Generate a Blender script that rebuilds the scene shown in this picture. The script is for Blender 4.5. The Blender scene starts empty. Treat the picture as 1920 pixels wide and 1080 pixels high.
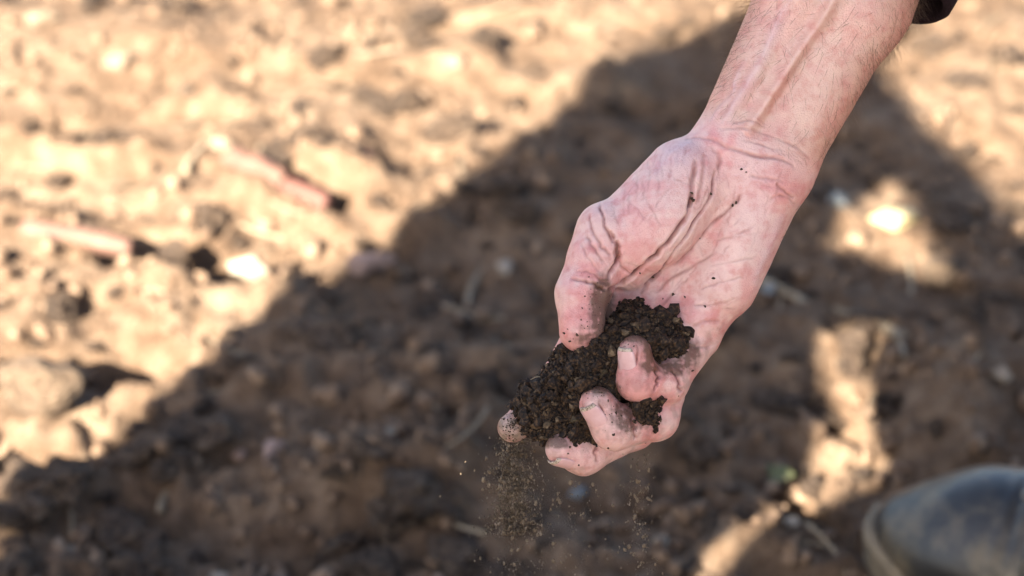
import bpy, bmesh, math, random
import numpy as np
from mathutils import Vector, Matrix

random.seed(7)
RNG = np.random.default_rng(11)
scene = bpy.context.scene
COL = scene.collection

# ------------------------------------------------------------------ camera
CAM_H, PITCH, FOCAL = 0.905, math.radians(32), 70.0
K = 1920 / 36.0
FPX = FOCAL * K
HAND_D = 0.90                       # metres from lens to the palm
SPX = HAND_D / FPX                  # metres per photo pixel at the hand
cam = bpy.data.cameras.new('camera')
cam_o = bpy.data.objects.new('camera', cam); COL.objects.link(cam_o)
cam_o.location = (0, 0, CAM_H)
cam_o.rotation_euler = (math.pi / 2 - PITCH, 0, 0)
cam.lens = FOCAL; cam.sensor_width = 36; cam.clip_start = 0.02; cam.clip_end = 2000
cam.dof.use_dof = True
cam.dof.focus_distance = HAND_D - 0.008
cam.dof.aperture_fstop = 5.9
scene.camera = cam_o

# ------------------------------------------------------------------ light
SUN_EL = math.radians(33.0)
SHADOW_AZ = math.radians(57.5)      # direction in which shadows fall, from +x
S = np.array([math.cos(SHADOW_AZ), math.sin(SHADOW_AZ)])
Nn = np.array([S[1], -S[0]])        # to the right of the shadow direction
TAN_EL = math.tan(SUN_EL)
world = bpy.data.worlds.new('World'); scene.world = world
world.use_nodes = True
wn = world.node_tree.nodes; wl = world.node_tree.links
sky = wn.new('ShaderNodeTexSky'); sky.sky_type = 'NISHITA'; sky.sun_disc = False
sky.sun_elevation = SUN_EL
to_sun = Vector((-S[0] * math.cos(SUN_EL), -S[1] * math.cos(SUN_EL), math.sin(SUN_EL)))
sky.sun_rotation = math.atan2(to_sun.x, to_sun.y)
sky.air_density = 0.75; sky.dust_density = 1.6; sky.ozone_density = 0.3
wn['Background'].inputs['Strength'].default_value = 0.05
wl.new(sky.outputs[0], wn['Background'].inputs[0])
sun = bpy.data.lights.new('sun', 'SUN'); sun.energy = 5.0; sun.angle = math.radians(0.55)
sun.color = (1.0, 0.91, 0.78)
sun_o = bpy.data.objects.new('sun', sun); COL.objects.link(sun_o)
sun_o.rotation_euler = to_sun.to_track_quat('Z', 'Y').to_euler()
sun_o.location = (-3, -4, 4)
vs = scene.view_settings
vs.view_transform = 'Standard'; vs.look = 'None'; vs.gamma = 1.0; vs.exposure = 3.3
vs.use_curve_mapping = False

# ------------------------------------------------------------------ numeric helpers
CAMP = np.array([0, 0, CAM_H])
FW = np.array([0, math.cos(PITCH), -math.sin(PITCH)])
UP = np.array([0, math.sin(PITCH), math.cos(PITCH)])
RT = np.array([1.0, 0, 0])

def rays(px, py):
    px = np.asarray(px, float); py = np.asarray(py, float)
    return FW + ((px - 960) / FPX)[..., None] * RT - ((py - 540) / FPX)[..., None] * UP

def P3(q):
    """photo pixel + depth (pixels towards the lens from the palm plane) -> world"""
    q = np.asarray(q, float)
    return CAMP + rays(q[..., 0], q[..., 1]) * (HAND_D - q[..., 2] * SPX)[..., None]

def ground_at(px, py):
    r = rays(px, py)
    p = CAMP + r * (-CAM_H / r[..., 2])[..., None]
    return p[..., :2]

def UV(u, v, z=0.0):
    p = u * Nn + v * S
    return np.array([p[0], p[1], z])

def hash2(ix, iy, seed):
    h = (ix.astype(np.int64) * 374761393 + iy.astype(np.int64) * 668265263 + seed * 1442695041) & 0x7fffffff
    h = ((h ^ (h >> 13)) * 1274126177) & 0x7fffffff
    return ((h ^ (h >> 16)) & 0xffff) / 65535.0

def vnoise(x, y, seed=0):
    ix = np.floor(x); iy = np.floor(y); fx = x - ix; fy = y - iy
    fx = fx * fx * fx * (fx * (fx * 6 - 15) + 10); fy = fy * fy * fy * (fy * (fy * 6 - 15) + 10)
    a = hash2(ix, iy, seed); b = hash2(ix + 1, iy, seed)
    c = hash2(ix, iy + 1, seed); d = hash2(ix + 1, iy + 1, seed)
    return (a + (b - a) * fx) * (1 - fy) + (c + (d - c) * fx) * fy - 0.5

def fbm(x, y, seed=0, octs=4, gain=0.5):
    r = 0; amp = 1.0
    for o in range(octs):
        r = r + amp * vnoise(x * 2 ** o + 13.7 * o, y * 2 ** o - 7.1 * o, seed + o); amp *= gain
    return r

def vnoise3(p, seed=0):
    """cheap 3-d noise from three planes"""
    return (vnoise(p[:, 0] + 31.7 * np.sin(seed), p[:, 1], seed) + vnoise(p[:, 1], p[:, 2], seed + 5)
            + vnoise(p[:, 2] + 9.1, p[:, 0], seed + 9)) * 0.9

def smin(a, b, k):
    h = np.maximum(k - np.abs(a - b), 0) / k
    return np.minimum(a, b) - h * h * k * 0.25

def smax(a, b, k):
    return -smin(-a, -b, k)

def cone(P, a, b, ra, rb):
    a = np.asarray(a, float); b = np.asarray(b, float)
    ab = b - a
    t = np.clip(((P - a) @ ab) / (ab @ ab), 0, 1)
    return np.linalg.norm(P - a - t[:, None] * ab, axis=1) - (ra + (rb - ra) * t)

def ell(P, c, r, rot=None):
    q = P - np.asarray(c, float)
    if rot is not None: q = q @ rot
    r = np.asarray(r, float)
    k0 = np.linalg.norm(q / r, axis=1); k1 = np.linalg.norm(q / (r * r), axis=1) + 1e-9
    return k0 * (k0 - 1) / k1

def iso_mesh(f, lo, hi, h, block=6):
    """surface nets on a narrow band of the implicit f"""
    lo = np.asarray(lo, float); hi = np.asarray(hi, float)
    nb = np.ceil((hi - lo) / (h * block)).astype(int)
    n = nb * block
    g = [lo[i] + h * block * (np.arange(nb[i]) + 0.5) for i in range(3)]
    C = np.stack(np.meshgrid(*g, indexing='ij'), -1).reshape(-1, 3)
    fc = f(C)
    act = np.abs(fc) < h * block * 1.15
    big = np.where(fc < 0, -1e3, 1e3).reshape(nb)
    D = np.repeat(np.repeat(np.repeat(big, block, 0), block, 1), block, 2).astype(np.float32)
    bi = np.stack(np.unravel_index(np.nonzero(act)[0], nb), -1) * block
    off = np.stack(np.meshgrid(*[np.arange(block)] * 3, indexing='ij'), -1).reshape(-1, 3)
    idx = (bi[:, None, :] + off[None]).reshape(-1, 3)
    for s in range(0, len(idx), 400000):
        ii = idx[s:s + 400000]
        D[ii[:, 0], ii[:, 1], ii[:, 2]] = f(lo + h * (ii + 0.5))
    inside = D < 0
    m = [inside[a:n[0] - 1 + a, b:n[1] - 1 + b, c:n[2] - 1 + c] for a in (0, 1) for b in (0, 1) for c in (0, 1)]
    cnt = sum(x.astype(np.int8) for x in m)
    cells = np.stack(np.nonzero((cnt > 0) & (cnt < 8)), -1)
    vid = -np.ones(n - 1, np.int64); vid[cells[:, 0], cells[:, 1], cells[:, 2]] = np.arange(len(cells))
    corners = [(a, b, c) for a in (0, 1) for b in (0, 1) for c in (0, 1)]
    acc = np.zeros((len(cells), 3)); num = np.zeros(len(cells))
    for i, ca in enumerate(corners):
        for j in range(i + 1, 8):
            cb = corners[j]
            if sum(abs(p - q) for p, q in zip(ca, cb)) != 1: continue
            da = D[cells[:, 0] + ca[0], cells[:, 1] + ca[1], cells[:, 2] + ca[2]].astype(float)
            db = D[cells[:, 0] + cb[0], cells[:, 1] + cb[1], cells[:, 2] + cb[2]].astype(float)
            x = (da < 0) != (db < 0)
            t = np.where(x, da / np.where(x, da - db, 1), 0)
            p = np.array(ca, float)[None] + t[:, None] * (np.array(cb, float) - np.array(ca, float))[None]
            acc[x] += p[x]; num[x] += 1
    V = lo + h * (cells + 0.5 + acc / num[:, None])
    Q = []
    for ax in range(3):
        o1, o2 = (ax + 1) % 3, (ax + 2) % 3
        sl0 = [slice(None)] * 3; sl1 = [slice(None)] * 3
        sl0[ax] = slice(0, n[ax] - 1); sl1[ax] = slice(1, n[ax])
        A = inside[tuple(sl0)]; B = inside[tuple(sl1)]
        e = np.stack(np.nonzero(A != B), -1)
        e = e[(e[:, o1] > 0) & (e[:, o2] > 0) & (e[:, o1] < n[o1] - 1) & (e[:, o2] < n[o2] - 1)]
        fl = A[e[:, 0], e[:, 1], e[:, 2]]
        def at(d1, d2):
            c = e.copy(); c[:, o1] -= d1; c[:, o2] -= d2
            return vid[c[:, 0], c[:, 1], c[:, 2]]
        q = np.stack([at(1, 1), at(0, 1), at(0, 0), at(1, 0)], -1)
        q[~fl] = q[~fl][:, ::-1]
        Q.append(q)
    Q = np.concatenate(Q); Q = Q[(Q >= 0).all(1)]
    return V, Q, D

def smooth(V, Q, it=2, lam=0.5, mu=-0.52):
    e = np.concatenate([Q[:, [0, 1]], Q[:, [1, 2]], Q[:, [2, 3]], Q[:, [3, 0]]])
    n = len(V)
    deg = np.bincount(e[:, 0], minlength=n) + np.bincount(e[:, 1], minlength=n)
    for k in range(it):
        for l in (lam, mu):
            a = np.stack([np.bincount(e[:, 0], V[e[:, 1], i], n) + np.bincount(e[:, 1], V[e[:, 0], i], n) for i in range(3)], -1)
            V = V + l * (a / np.maximum(deg, 1)[:, None] - V)
    return V

def vnormals(V, Q):
    fn = np.cross(V[Q[:, 2]] - V[Q[:, 0]], V[Q[:, 3]] - V[Q[:, 1]])
    N = np.stack([sum(np.bincount(Q[:, j], fn[:, i], len(V)) for j in range(4)) for i in range(3)], -1)
    return N / (np.linalg.norm(N, axis=1)[:, None] + 1e-12)

def mesh_np(name, V, F, smooth_shade=True):
    me = bpy.data.meshes.new(name)
    V = np.asarray(V, np.float32); F = np.asarray(F, np.int32)
    k = F.shape[1]
    me.vertices.add(len(V)); me.vertices.foreach_set('co', V.ravel())
    me.loops.add(F.size); me.loops.foreach_set('vertex_index', F.ravel())
    me.polygons.add(len(F)); me.polygons.foreach_set('loop_start', np.arange(0, F.size, k, dtype=np.int32))
    me.polygons.foreach_set('use_smooth', np.full(len(F), smooth_shade))
    me.update(calc_edges=True)
    return me

def obj(name, me, mat=None, parent=None, kind=None, label=None, cat=None, group=None):
    o = bpy.data.objects.new(name, me); COL.objects.link(o)
    if mat is not None and me is not None and not len(me.materials): me.materials.append(mat)
    if parent is not None: o.parent = parent
    for k, v in (('kind', kind), ('label', label), ('category', cat), ('group', group)):
        if v: o[k] = v
    return o

def centred(V):
    """move a vertex array to its bottom centre; returns vertices, location"""
    V = np.asarray(V, float)
    c = (V.min(0) + V.max(0)) / 2; c[2] = V[:, 2].min()
    return V - c, c

def add_color(me, name, C):
    a = me.color_attributes.new(name, 'FLOAT_COLOR', 'POINT')
    C4 = np.ones((len(C), 4), np.float32); C4[:, :3] = C
    a.data.foreach_set('color', C4.ravel())

# ------------------------------------------------------------------ materials
def mat_new(name):
    m = bpy.data.materials.new(name); m.use_nodes = True
    nt = m.node_tree; b = nt.nodes['Principled BSDF']
    return m, nt, b

def ramp(nt, stops):
    r = nt.nodes.new('ShaderNodeValToRGB')
    cr = r.color_ramp
    while len(cr.elements) > 1: cr.elements.remove(cr.elements[-1])
    cr.elements[0].position = stops[0][0]; cr.elements[0].color = (*stops[0][1], 1)
    for p, c in stops[1:]:
        e = cr.elements.new(p); e.color = (*c, 1)
    return r

def noise(nt, scale, detail=4, rough=0.55, coord='Object'):
    tc = nt.nodes.new('ShaderNodeTexCoord'); n = nt.nodes.new('ShaderNodeTexNoise')
    n.inputs['Scale'].default_value = scale; n.inputs['Detail'].default_value = detail
    n.inputs['Roughness'].default_value = rough
    nt.links.new(tc.outputs[coord], n.inputs['Vector'])
    return n

def bump(nt, b, src, strength, dist):
    bp = nt.nodes.new('ShaderNodeBump'); bp.inputs['Strength'].default_value = strength
    bp.inputs['Distance'].default_value = dist
    nt.links.new(src, bp.inputs['Height']); nt.links.new(bp.outputs[0], b.inputs['Normal'])
    return bp

def simple_mat(name, stops, scale, rough=0.85, bump_s=0.4, bump_d=0.002, detail=5, spec=0.3, coord='Object', rnd=0.0):
    m, nt, b = mat_new(name)
    n = noise(nt, scale, detail, 0.6, coord)
    r = ramp(nt, stops)
    nt.links.new(n.outputs['Fac'], r.inputs[0])
    out = r.outputs[0]
    if rnd:
        oi = nt.nodes.new('ShaderNodeObjectInfo'); mr = nt.nodes.new('ShaderNodeMapRange')
        mr.inputs[3].default_value = 1 - rnd; mr.inputs[4].default_value = 1 + rnd
        hs = nt.nodes.new('ShaderNodeHueSaturation')
        nt.links.new(oi.outputs['Random'], mr.inputs[0]); nt.links.new(mr.outputs[0], hs.inputs['Value'])
        nt.links.new(out, hs.inputs['Color']); out = hs.outputs[0]
    nt.links.new(out, b.inputs['Base Color'])
    b.inputs['Roughness'].default_value = rough
    b.inputs['Specular IOR Level'].default_value = spec
    if bump_s: bump(nt, b, n.outputs['Fac'], bump_s, bump_d)
    return m

SOIL_D, SOIL_M, SOIL_L = (0.030, 0.018, 0.011), (0.106, 0.067, 0.041), (0.220, 0.154, 0.102)
def ground_material():
    m, nt, b = mat_new('dry_field_soil')
    n1 = noise(nt, 7.0, 6, 0.66); n2 = noise(nt, 48, 5, 0.68); n3 = noise(nt, 380, 3, 0.6)
    r1 = ramp(nt, [(0.26, SOIL_D), (0.46, SOIL_M), (0.68, SOIL_L)])
    mx = nt.nodes.new('ShaderNodeMix'); mx.data_type = 'FLOAT'; mx.inputs[0].default_value = 0.6
    nt.links.new(n1.outputs['Fac'], mx.inputs[2]); nt.links.new(n2.outputs['Fac'], mx.inputs[3])
    nt.links.new(mx.outputs[0], r1.inputs[0])
    nt.links.new(r1.outputs[0], b.inputs['Base Color'])
    ad = nt.nodes.new('ShaderNodeMath'); ad.operation = 'ADD'
    nt.links.new(n2.outputs['Fac'], ad.inputs[0]); nt.links.new(n3.outputs['Fac'], ad.inputs[1])
    bump(nt, b, ad.outputs[0], 0.9, 0.006)
    b.inputs['Roughness'].default_value = 0.95; b.inputs['Specular IOR Level'].default_value = 0.15
    return m
M = {}
M['ground'] = ground_material()
M['clod'] = simple_mat('soil_clod', [(0.25, SOIL_D), (0.48, SOIL_M), (0.75, SOIL_L)], 60, 0.95, 0.8, 0.004, rnd=0.3)
M['clod_thing'] = simple_mat('loose_soil_clod', [(0.32, SOIL_D), (0.5, SOIL_M), (0.70, SOIL_L)], 2.6, 0.95, 0.9, 0.25, detail=7, rnd=0.25)
M['dark_soil'] = simple_mat('moist_dark_soil', [(0.37, (0.0035, 0.0020, 0.0010)), (0.5, (0.017, 0.0085, 0.0035)), (0.64, (0.080, 0.043, 0.018))], 700, 0.8, 0.6, 0.0006, spec=0.35)
M['speck'] = simple_mat('soil_speck', [(0.3, (0.028, 0.017, 0.010)), (0.7, (0.085, 0.055, 0.032))], 600, 0.9, 0, 0)
M['dry_crumb'] = simple_mat('dry_brown_crumb', [(0.3, (0.04, 0.025, 0.012)), (0.55, (0.11, 0.072, 0.038)), (0.7, (0.22, 0.155, 0.09))], 600, 0.85, 0.4, 0.0005)
M['fall_soil'] = simple_mat('falling_soil', [(0.3, (0.045, 0.031, 0.018)), (0.5, (0.115, 0.084, 0.052)), (0.7, (0.30, 0.235, 0.165))], 260, 0.9, 0.0, 0.0, coord='Object')
M['stone_pale'] = simple_mat('pale_stone', [(0.3, (0.17, 0.135, 0.10)), (0.7, (0.30, 0.25, 0.19))], 3.5, 0.7, 0.3, 0.12)
M['stone_white'] = simple_mat('white_stone', [(0.3, (0.15, 0.125, 0.09)), (0.7, (0.25, 0.215, 0.16))], 3.5, 0.55, 0.2, 0.12)
M['stone_cream'] = simple_mat('cream_stone', [(0.3, (0.10, 0.072, 0.046)), (0.7, (0.19, 0.14, 0.095))], 3.5, 0.85, 0.4, 0.002)
M['stone_tan'] = simple_mat('tan_stone', [(0.3, (0.085, 0.055, 0.034)), (0.7, (0.165, 0.115, 0.074))], 3.5, 0.9, 0.7, 0.12)
M['stone_yellow'] = simple_mat('yellow_stone', [(0.3, (0.24, 0.185, 0.09)), (0.7, (0.34, 0.29, 0.17))], 3.5, 0.55, 0.2, 0.12)
M['stone_grey'] = simple_mat('grey_stone', [(0.3, (0.08, 0.085, 0.085)), (0.7, (0.17, 0.18, 0.178))], 3.5, 0.6, 0.3, 0.12)
M['stone_pink'] = simple_mat('pink_stone', [(0.3, (0.16, 0.105, 0.085)), (0.7, (0.28, 0.195, 0.16))], 3.5, 0.7, 0.3, 0.12)
M['stalk_pink'] = simple_mat('dry_pink_stalk', [(0.3, (0.075, 0.037, 0.025)), (0.7, (0.13, 0.070, 0.049))], 60, 0.7, 0.4, 0.001)
M['stalk_red'] = simple_mat('dry_red_stalk', [(0.3, (0.065, 0.026, 0.018)), (0.7, (0.115, 0.052, 0.038))], 60, 0.7, 0.4, 0.001)
M['straw'] = simple_mat('dry_straw', [(0.3, (0.13, 0.095, 0.058)), (0.7, (0.25, 0.20, 0.135))], 120, 0.7, 0.2, 0.0005, rnd=0.25)
M['leaf'] = simple_mat('green_leaf', [(0.35, (0.05, 0.065, 0.025)), (0.65, (0.17, 0.15, 0.075))], 40, 0.6, 0.2, 0.0005)
M['hair'] = simple_mat('arm_hair', [(0.3, (0.05, 0.03, 0.018)), (0.7, (0.16, 0.10, 0.06))], 300, 0.5, 0, 0)
M['nail'] = simple_mat('fingernail', [(0.3, (0.58, 0.335, 0.31)), (0.7, (0.65, 0.42, 0.39))], 250, 0.28, 0.1, 0.0001, spec=0.5)
M['nail_edge'] = simple_mat('soiled_nail_edge', [(0.35, (0.13, 0.085, 0.05)), (0.55, (0.50, 0.41, 0.31))], 900, 0.6, 0.2, 0.0002)
M['black_leather'] = simple_mat('worn_black_leather', [(0.36, (0.010, 0.010, 0.010)), (0.50, (0.024, 0.022, 0.019)), (0.60, (0.085, 0.068, 0.044))], 20, 0.36, 0.5, 0.004, detail=8, spec=0.4)
M['rubber'] = simple_mat('boot_sole_rubber', [(0.3, (0.05, 0.042, 0.03)), (0.7, (0.22, 0.17, 0.11))], 45, 0.8, 0.4, 0.002)
M['metal'] = simple_mat('eyelet_metal', [(0.3, (0.18, 0.17, 0.16)), (0.7, (0.32, 0.31, 0.29))], 200, 0.35, 0, 0)
M['metal'].node_tree.nodes['Principled BSDF'].inputs['Metallic'].default_value = 0.9
M['lace'] = simple_mat('boot_lace', [(0.3, (0.012, 0.012, 0.014)), (0.7, (0.05, 0.045, 0.04))], 900, 0.9, 0.5, 0.001)
M['jacket'] = simple_mat('dark_plum_fleece', [(0.3, (0.010, 0.006, 0.008)), (0.7, (0.030, 0.018, 0.022))], 900, 1.0, 0.8, 0.0015, spec=0.1)
M['jacket2'] = simple_mat('olive_jacket', [(0.3, (0.04, 0.045, 0.03)), (0.7, (0.07, 0.075, 0.05))], 300, 0.9, 0.4, 0.001)
M['jacket3'] = simple_mat('navy_jacket', [(0.3, (0.015, 0.02, 0.04)), (0.7, (0.03, 0.04, 0.07))], 300, 0.9, 0.4, 0.001)
M['trouser'] = simple_mat('work_trousers', [(0.3, (0.04, 0.045, 0.06)), (0.7, (0.07, 0.075, 0.095))], 300, 0.95, 0.4, 0.001)
M['head_hair'] = simple_mat('brown_hair', [(0.3, (0.02, 0.013, 0.008)), (0.7, (0.06, 0.04, 0.025))], 300, 0.6, 0.5, 0.002)
M['plain_skin'] = simple_mat('body_skin', [(0.3, (0.50, 0.30, 0.23)), (0.7, (0.56, 0.35, 0.28))], 60, 0.5, 0.1, 0.0005)

def skin_material():
    m, nt, b = mat_new('hand_skin')
    at = nt.nodes.new('ShaderNodeAttribute'); at.attribute_name = 'SkinCol'
    n1 = noise(nt, 190, 4, 0.6); n2 = noise(nt, 1500, 2, 0.5)
    tc = nt.nodes.new('ShaderNodeTexCoord')
    vo = nt.nodes.new('ShaderNodeTexVoronoi'); vo.inputs['Scale'].default_value = 800
    vo.feature = 'DISTANCE_TO_EDGE'
    nt.links.new(tc.outputs['Object'], vo.inputs['Vector'])
    # mottling of the skin itself
    r = ramp(nt, [(0.32, (0.90, 0.74, 0.73)), (0.5, (1.0, 1.0, 1.0)), (0.68, (1.06, 1.10, 1.08))])
    nt.links.new(n1.outputs['Fac'], r.inputs[0])
    mx = nt.nodes.new('ShaderNodeMix'); mx.data_type = 'RGBA'; mx.blend_type = 'MULTIPLY'; mx.inputs[0].default_value = 0.95
    nt.links.new(at.outputs['Color'], mx.inputs[6]); nt.links.new(r.outputs[0], mx.inputs[7])
    nt.links.new(mx.outputs[2], b.inputs['Base Color'])
    mp = nt.nodes.new('ShaderNodeMapRange'); mp.inputs[1].default_value = 0; mp.inputs[2].default_value = 0.12
    nt.links.new(vo.outputs[0], mp.inputs[0])
    ad = nt.nodes.new('ShaderNodeMath'); ad.operation = 'MULTIPLY_ADD'; ad.inputs[1].default_value = 0.5
    nt.links.new(mp.outputs[0], ad.inputs[0]); nt.links.new(n2.outputs['Fac'], ad.inputs[2])
    bump(nt, b, ad.outputs[0], 0.55, 0.0005)
    b.inputs['Roughness'].default_value = 0.42; b.inputs['Specular IOR Level'].default_value = 0.5
    b.inputs['Subsurface Weight'].default_value = 0.09
    b.inputs['Subsurface Radius'].default_value = (1.0, 0.35, 0.2)
    b.inputs['Subsurface Scale'].default_value = 0.004
    return m
M['skin'] = skin_material()

# ------------------------------------------------------------------ ground
# mounds and hollows of the field: photo point of the centre, radii in metres (x, y), turn, height
RIDGES = []
def ridge(px, py, rx, ry, ang, h):
    c = ground_at(np.array(px), np.array(py)); RIDGES.append((c, rx, ry, math.radians(ang), h))
ridge(345, 488, .070, .022, -7, -.044)
ridge(300, 560, .14, .02, -6, .012)
ridge(575, 372, .045, .014, -25, -.026)
ridge(230, 690, .05, .028, 35, -.03)
ridge(40, 860, .05, .02, 10, -.025)
ridge(60, 790, .09, .030, 10, -.012)
ridge(200, 900, .11, .02, 35, .018)
ridge(110, 290, .12, .016, -12, .030)
ridge(520, 405, .07, .016, -22, .018)
ridge(800, 420, .03, .015, 30, .02)
ridge(20, 420, .05, .015, 0, .02)
ridge(380, 210, .06, .014, 10, .018)
ridge(980, 60, .1, .015, -10, .02)
ridge(640, 345, .05, .02, -20, .020)
ridge(470, 1000, .10, .03, 5, -.025)
ridge(905, 715, .06, .022, 20, .022)
ridge(950, 690, .03, .015, 0, -.03)
ridge(1530, 960, .05, .012, -40, -.03)
ridge(1600, 800, .04, .011, -45, -.02)
ridge(1700, 700, .2, .05, -20, .02)
ridge(1480, 1060, .06, .02, 0, .018)
ridge(1250, 170, .14, .03, 5, .02)
ridge(700, 900, .12, .04, 15, .016)
ridge(600, 130, .2, .03, -8, .018)
ridge(1150, 980, .1, .03, 0, -.014)
def ground_h(x, y):
    x = np.asarray(x, float); y = np.asarray(y, float)
    near = np.exp(-(((x) / 3.0) ** 2 + ((y - 1.6) / 3.0) ** 2))
    h = 0.016 * fbm(x * 4.2, y * 4.2, 3, 4) * 2
    far = np.clip((y - 1.3) / 0.6, 0, 1); near = near * (1 - .55 * far)
    h += 0.016 * fbm(x * 17, y * 17, 21, 3, 0.55) * (0.4 + near)
    c = np.abs(fbm(x * 34, y * 34, 40, 2, 0.5)); h += 0.019 * (0.35 - c) * near
    h += 0.0065 * fbm(x * 90, y * 90, 60, 2, 0.6) * near
    for (cc, rx, ry, a, hh) in RIDGES:
        dx = x - cc[0]; dy = y - cc[1]
        u = dx * math.cos(a) + dy * math.sin(a); v = -dx * math.sin(a) + dy * math.cos(a)
        v = v + 0.35 * ry * np.sin(u * 40)
        h += hh * np.exp(-((u / rx) ** 4 + np.abs(v / ry) ** 3))
    return h
def axis(lo, hi, step, far):
    core = np.arange(lo, hi + 1e-9, step)
    out = []; d = step; t = 0
    while t < far:
        d *= 1.16; t += d; out.append(t)
    out = np.array(out)
    return np.concatenate([(lo - out)[::-1], core, hi + out])
gx = axis(-0.85, 0.85, 0.0048, 300); gy = axis(0.75, 2.5, 0.0048, 300)
GX, GY = np.meshgrid(gx, gy, indexing='ij')
GZ = ground_h(GX, GY)
idx = np.arange(GX.size).reshape(GX.shape)
F = np.stack([idx[:-1, :-1], idx[1:, :-1], idx[1:, 1:], idx[:-1, 1:]], -1).reshape(-1, 4)
gm = mesh_np('ground', np.stack([GX, GY, GZ], -1).reshape(-1, 3), F)
obj('ground', gm, M['ground'], kind='structure')

# ------------------------------------------------------------------ stones and clods
def rock_mesh(name, seed, sub=3, rough=0.25, facets=8, squash=(1, 1, 1), cut=(0.62, 0.9)):
    bm = bmesh.new(); bmesh.ops.create_icosphere(bm, subdivisions=sub, radius=1)
    V = np.array([v.co[:] for v in bm.verts]); r = np.random.default_rng(seed)
    for k in range(facets):                       # flat broken faces
        d = r.normal(size=3); d /= np.linalg.norm(d); off = r.uniform(*cut)
        s = V @ d; V = np.where((s > off)[:, None], V - (s - off)[:, None] * d * 0.9, V)
    n = vnoise3(V * 1.8 + seed, seed) * rough + vnoise3(V * 4.3 + seed, seed + 3) * rough * 0.5 + vnoise3(V * 9 + seed, seed + 6) * rough * 0.22
    V = V * (1 + n)[:, None] * np.array(squash)
    for v, c in zip(bm.verts, V): v.co = c
    for f in bm.faces: f.smooth = True
    me = bpy.data.meshes.new(name); bm.to_mesh(me); bm.free()
    return me

ROCKS = [rock_mesh('stone', 100 + i, 4, 0.16, 13, cut=(.45, .82)) for i in range(6)]
CLODS = [rock_mesh('soil_clod', 200 + i, 4, 0.55, 7, cut=(.5, .85)) for i in range(8)]
for me in CLODS: me.materials.append(M['clod_thing'])

def px_size(px, py):                              # metres per photo pixel on the ground there
    r = rays(np.array(float(px)), np.array(float(py)))
    return (-CAM_H / r[2]) / FPX

def place(o, px, py, dims, rz=0, rx=0, ry=0, sink=0.25):
    x, y = ground_at(np.array(float(px)), np.array(float(py)))
    z = float(np.mean([ground_h(x + a * dims[0] * .6, y + b * dims[1] * .6) for a, b in ((0, 0), (1, 0), (-1, 0), (0, 1), (0, -1))])) if dims[0] > .006 else float(ground_h(x, y))
    o.scale = dims; o.rotation_euler = (math.radians(rx), math.radians(ry), math.radians(rz))
    o.location = (x, y, z + dims[2] * (1 - 2 * sink))

STONES = []
def stone(px, py, wpx, hpx, mat, label, cat='stone', rz=0, k=0, sink=0.25, name='stone', thick=0.6, group=None):
    me = ROCKS[k % 6].copy(); me.materials.clear(); me.materials.append(M[mat])
    o = obj(name, me, label=label, cat=cat, group=group)
    s = px_size(px, py); STONES.append((px, py))
    place(o, px, py, (wpx * s / 2, hpx * s / 2, min(wpx, hpx) * s / 2 * thick * 1.4), rz, sink=sink)
    return o

stone(70, 765, 190, 135, 'stone_tan', 'large sunlit tan rock with flat top, the biggest stone', k=1, thick=.8, sink=.12, rz=-8)
stone(472, 522, 98, 62, 'stone_white', 'flat oval cream white stone in the sun beside the dark hollow', k=2, thick=.6, sink=-.05)
stone(688, 508, 110, 60, 'stone_pink', 'pale pink oval stone lying right on the shadow edge', k=3, thick=.6, sink=.0)
stone(948, 482, 42, 48, 'stone_pale', 'small pale stone in shadow beside a dry straw tuft', k=4)
stone(1676, 440, 105, 72, 'stone_yellow', 'bright yellow-white stone in the thin sunlit strip', k=5, thick=.45, sink=.1, rz=-15)
stone(1570, 402, 50, 46, 'stone_grey', 'blue-grey pale stone in shadow next to the sunlit strip', k=0)
stone(1752, 540, 84, 92, 'stone_tan', 'round tan clod catching sun at the end of the thin strip', k=1, thick=.7)
stone(1868, 765, 50, 46, 'stone_pale', 'lone pale pebble in deep shadow behind the boot', k=2)
stone(512, 868, 46, 86, 'stone_pink', 'tall narrow pinkish chip standing out of dark soil', k=3, thick=.9, rz=-8, sink=.1)
stone(735, 838, 38, 30, 'stone_white', 'small white chip in the middle of the shaded soil', k=4, rz=-30)
stone(450, 846, 36, 28, 'stone_pink', 'small pinkish pebble beside the tall narrow chip', k=5)
stone(132, 1018, 40, 24, 'stone_white', 'small white pebble in shaded soil below the sunlit corner', k=0)
stone(405, 1073, 50, 24, 'stone_white', 'white pebble half buried in the shaded soil at the front', k=1)
stone(440, 1028, 78, 70, 'stone_tan', 'rounded brown clod sitting in front of a dark hollow', k=2, sink=.3)
stone(1522, 985, 46, 50, 'stone_tan', 'small tan stone catching sun near the boot toe', k=3)
stone(1484, 1004, 40, 28, 'stone_pale', 'smaller pale pebble next to the sunlit tan stone', k=4)
stone(232, 140, 84, 52, 'stone_cream', 'pale rounded stone in the far sunlit soil', k=5)
stone(348, 190, 62, 46, 'stone_cream', 'cream pebble near the far pale rounded stone', k=0)
stone(850, 162, 52, 52, 'stone_cream', 'white stone on far bare sunlit soil', k=1)
stone(420, 298, 62, 44, 'stone_cream', 'cream stone near the broken pink stalk', k=2)
stone(78, 60, 72, 44, 'stone_cream', 'pale stone at the far left edge of the sunlit soil', k=3)
stone(1240, 1032, 44, 34, 'stone_white', 'whitish pebble in shade below the hand', k=4)
stone(1085, 930, 44, 34, 'stone_grey', 'grey pebble in shade under the fingers', k=5)
stone(690, 318, 40, 40, 'stalk_red', 'small rust red stone in the sunlit soil', k=0)
stone(1030, 560, 44, 34, 'stone_tan', 'tan stone in shadow near the thumb', k=2)
stone(1820, 690, 40, 36, 'stone_tan', 'tan pebble catching light in the right-hand shadow', k=3)
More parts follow.
